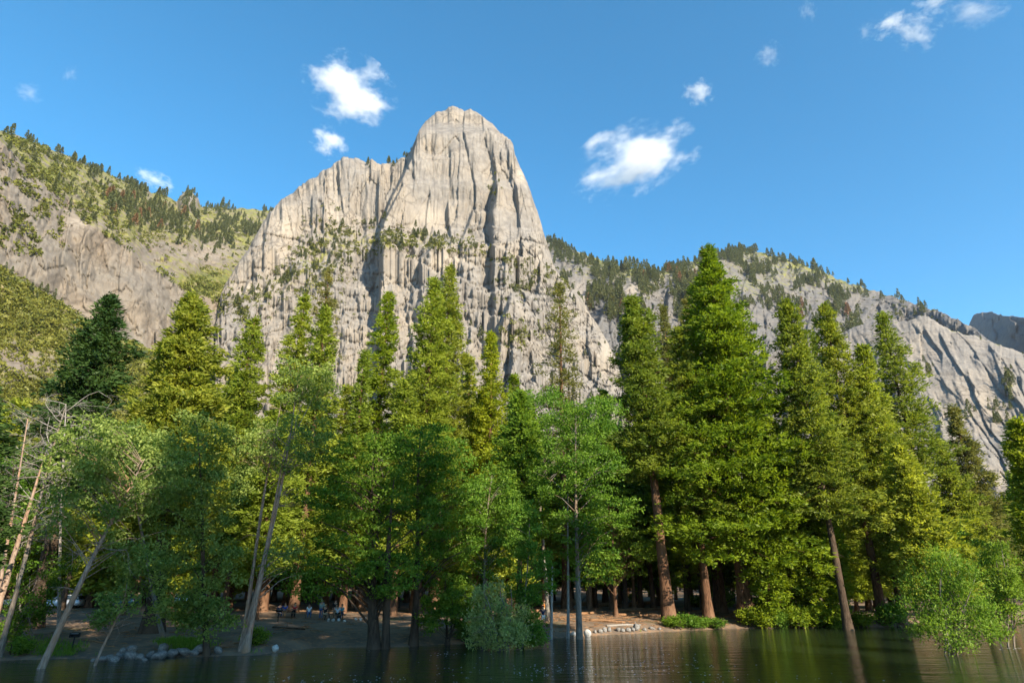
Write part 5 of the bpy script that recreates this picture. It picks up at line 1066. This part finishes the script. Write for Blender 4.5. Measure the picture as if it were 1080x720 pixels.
    gar('shirt', ['pel', 'waist', 'chest'] + arm, [('pel', 'waist'), ('waist', 'chest')] + [e for n in 'lr' for e in ([('chest', 'sh' + n), ('sh' + n, 'el' + n)] + ([('el' + n, 'wr' + n)] if sleeves else []))], cloth(*shirt), .016, half)
    tk = {'kn' + n: tuple(np.array(J['hi' + n][0]) * .1 + np.array(J['kn' + n][0]) * .9) for n in 'lr'} if shorts else {}
    gar('shorts' if shorts else 'trousers', ['pel'] + [k + n for n in 'lr' for k in (('hi', 'kn') if shorts else ('hi', 'kn', 'an'))], [e for n in 'lr' for e in ([('pel', 'hi' + n), ('hi' + n, 'kn' + n)] + ([] if shorts else [('kn' + n, 'an' + n)]))], cloth(*legs), .02, tk)
    gar('shoes', [k + n for n in 'l' for k in ('an', 'to')], [('anl', 'tol')], cloth('shoe_leather', (.05, .045, .04)), .012); gar('shoes', ['anr', 'tor'], [('anr', 'tor')], cloth('shoe_leather', (.05, .045, .04)), .012)
    HJ = {'a': (V(0, .025, 1.67 + T), (.088, .095)), 'b': (V(0, .012, 1.735 + T), (.066, .076)), 'c': (V(0, .06, (1.50 if long_hair else 1.6) + T), (.06, .045))}
    link('hair', skin_mesh('hair', HJ, [('a', 'b'), ('a', 'c')], cloth(*hair)), t)
    g = Geo()
    for s in (-1, 1): g.tube([V(s * .034, -.085, 1.648 + T), V(s * .034, -.102, 1.648 + T)], [.014, .008], 6)
    g.build('eyes', M['iron'], t)
    return t
BR, BK, GY, BL = ('brown_hair', (.07, .04, .02)), ('black_hair', (.015, .013, .012)), ('grey_hair', (.4, .39, .37)), ('fair_hair', (.35, .24, .12))
JE, DK, TAN = ('blue_denim', (.06, .11, .22)), ('black_cloth', (.02, .02, .022)), ('tan_cloth', (.38, .30, .2))
person('person standing in grey-green shirt and blue jeans near the crowded table', parked(338, 653), R_(170), ('sage_shirt', (.25, .33, .30)), JE, GY)
person('person in black standing directly behind the crowded picnic table', T2 + [-.35, 1.5, 0], R_(10), ('black_cloth', (.02, .02, .022)), DK, BK)
def at_table(Tp, rz, dx, side, label, *a, **k):
    q = R_(rz); off = np.array([dx, side * .73]); x, y = off[0] * math.cos(q) - off[1] * math.sin(q), off[0] * math.sin(q) + off[1] * math.cos(q)
    person(label, Tp + [x, y, 0], q + (0 if side > 0 else math.pi), *a, seated=True, **k)
at_table(T2, -6, -.1, 1, 'person with bare shoulders in pink seated at the crowded table', ('pink_top', (.55, .33, .26)), TAN, BR, shorts=True, sleeves=False)
at_table(T2, -6, .45, 1, 'person in teal shirt seated at the crowded picnic table', ('teal_shirt', (.03, .25, .30)), JE, BK, sleeves=False)
at_table(T2, -6, .6, -1, 'person in pale blue shirt seated with back turned at the crowded table', ('pale_blue_shirt', (.42, .52, .62)), DK, BR, sleeves=False, long_hair=True)
at_table(T2, -6, -.65, -1, 'person in dark shirt and tan shorts seated at the near side of the crowded table', DK, TAN, BL, shorts=True, sleeves=False)
at_table(T3, 5, -.4, 1, 'person in bright blue shirt seated at the table by the cottonwood', ('bright_blue_shirt', (.03, .10, .42)), TAN, BR, sleeves=False)
at_table(T3, 5, -.55, -1, 'person in dark navy seated with back turned at the table by the cottonwood', ('navy_shirt', (.02, .03, .07)), JE, BK)
at_table(T3, 5, .55, 1, 'person in red shirt seated at the table by the cottonwood', ('red_shirt', (.42, .035, .04)), DK, BR, sleeves=False)
at_table(T1, 4, .4, 1, 'person in white top seated at the table before the parked cars', ('white_shirt', (.7, .7, .7)), JE, BR, sleeves=False)
at_table(T1, 4, -.25, 1, 'person in strong blue shirt seated at the table before the parked cars', ('strong_blue_shirt', (.03, .12, .5)), DK, BK, sleeves=False)
person('person in navy top and white shorts standing on the bank behind the shorter bare pole', parked(573, 661), R_(20), ('navy_shirt', (.02, .03, .07)), ('white_shorts', (.65, .64, .62)), BK, shorts=True, sleeves=False)
person('person in orange shirt standing among the logs behind the two bare poles', parked(575, 651), R_(-15), ('orange_shirt', (.55, .22, .05)), TAN, BR, shorts=True, sleeves=False)
P = parked(325, 652)
def camp_chair(label, P, rz, mat):
    t = thing('camp_chair', label, 'camp chair', P, rz)
    g = Geo(); g.box((0, 0, .43), (.5, .46, .03)); g.build('seat', mat, t); g = Geo(); g.box((0, .26, .70), (.5, .03, .5), rx=R_(-12)); g.build('backrest', mat, t)
    for sx in (-.26, .26):
        for y0, y1 in ((-.24, .24), (.24, -.24)): g = Geo(); g.tube([[sx, y0, 0], [sx, y1 * .9, .44]], .013, 6); g.build('leg', M['iron'], t)
        g = Geo(); g.box((sx, -.02, .64), (.06, .42, .02)); g.build('armrest', mat, t)
camp_chair('dark blue camp chair holding a person in white, beside the crowded table', P, R_(25), cloth('chair_canvas', (.03, .05, .12)))
person('person in white shirt sitting in the dark blue camp chair', P, R_(25), ('white_shirt', (.7, .7, .7)), JE, BR, seated=True, sleeves=False, zs=.44)

# ------------------------------------------------------------------ the air between here and the mountains
t = NT('air'); pv = t.n('ShaderNodeVolumePrincipled'); pv.inputs['Color'].default_value = (.80, .88, 1.0, 1); pv.inputs['Density'].default_value = 2.5e-5; pv.inputs['Anisotropy'].default_value = 0.2
t.l(pv.outputs[0], t.out.inputs['Volume'])
g = Geo(); 
ztop = max(float(m_.P[..., 2].max()) for m_ in (peak, left_mt, hill, ridge, dome, far)) + 45
g.box((0, 2250, (ztop - 3.5) / 2), (12200, 7700, ztop + 3.5)); g.build('haze', t.m)['kind'] = 'stuff'
print('haze top', ztop, 'lowest cloud', min(o.location.z - o.scale.z for o in bpy.data.objects if o.name.startswith('cloud')))
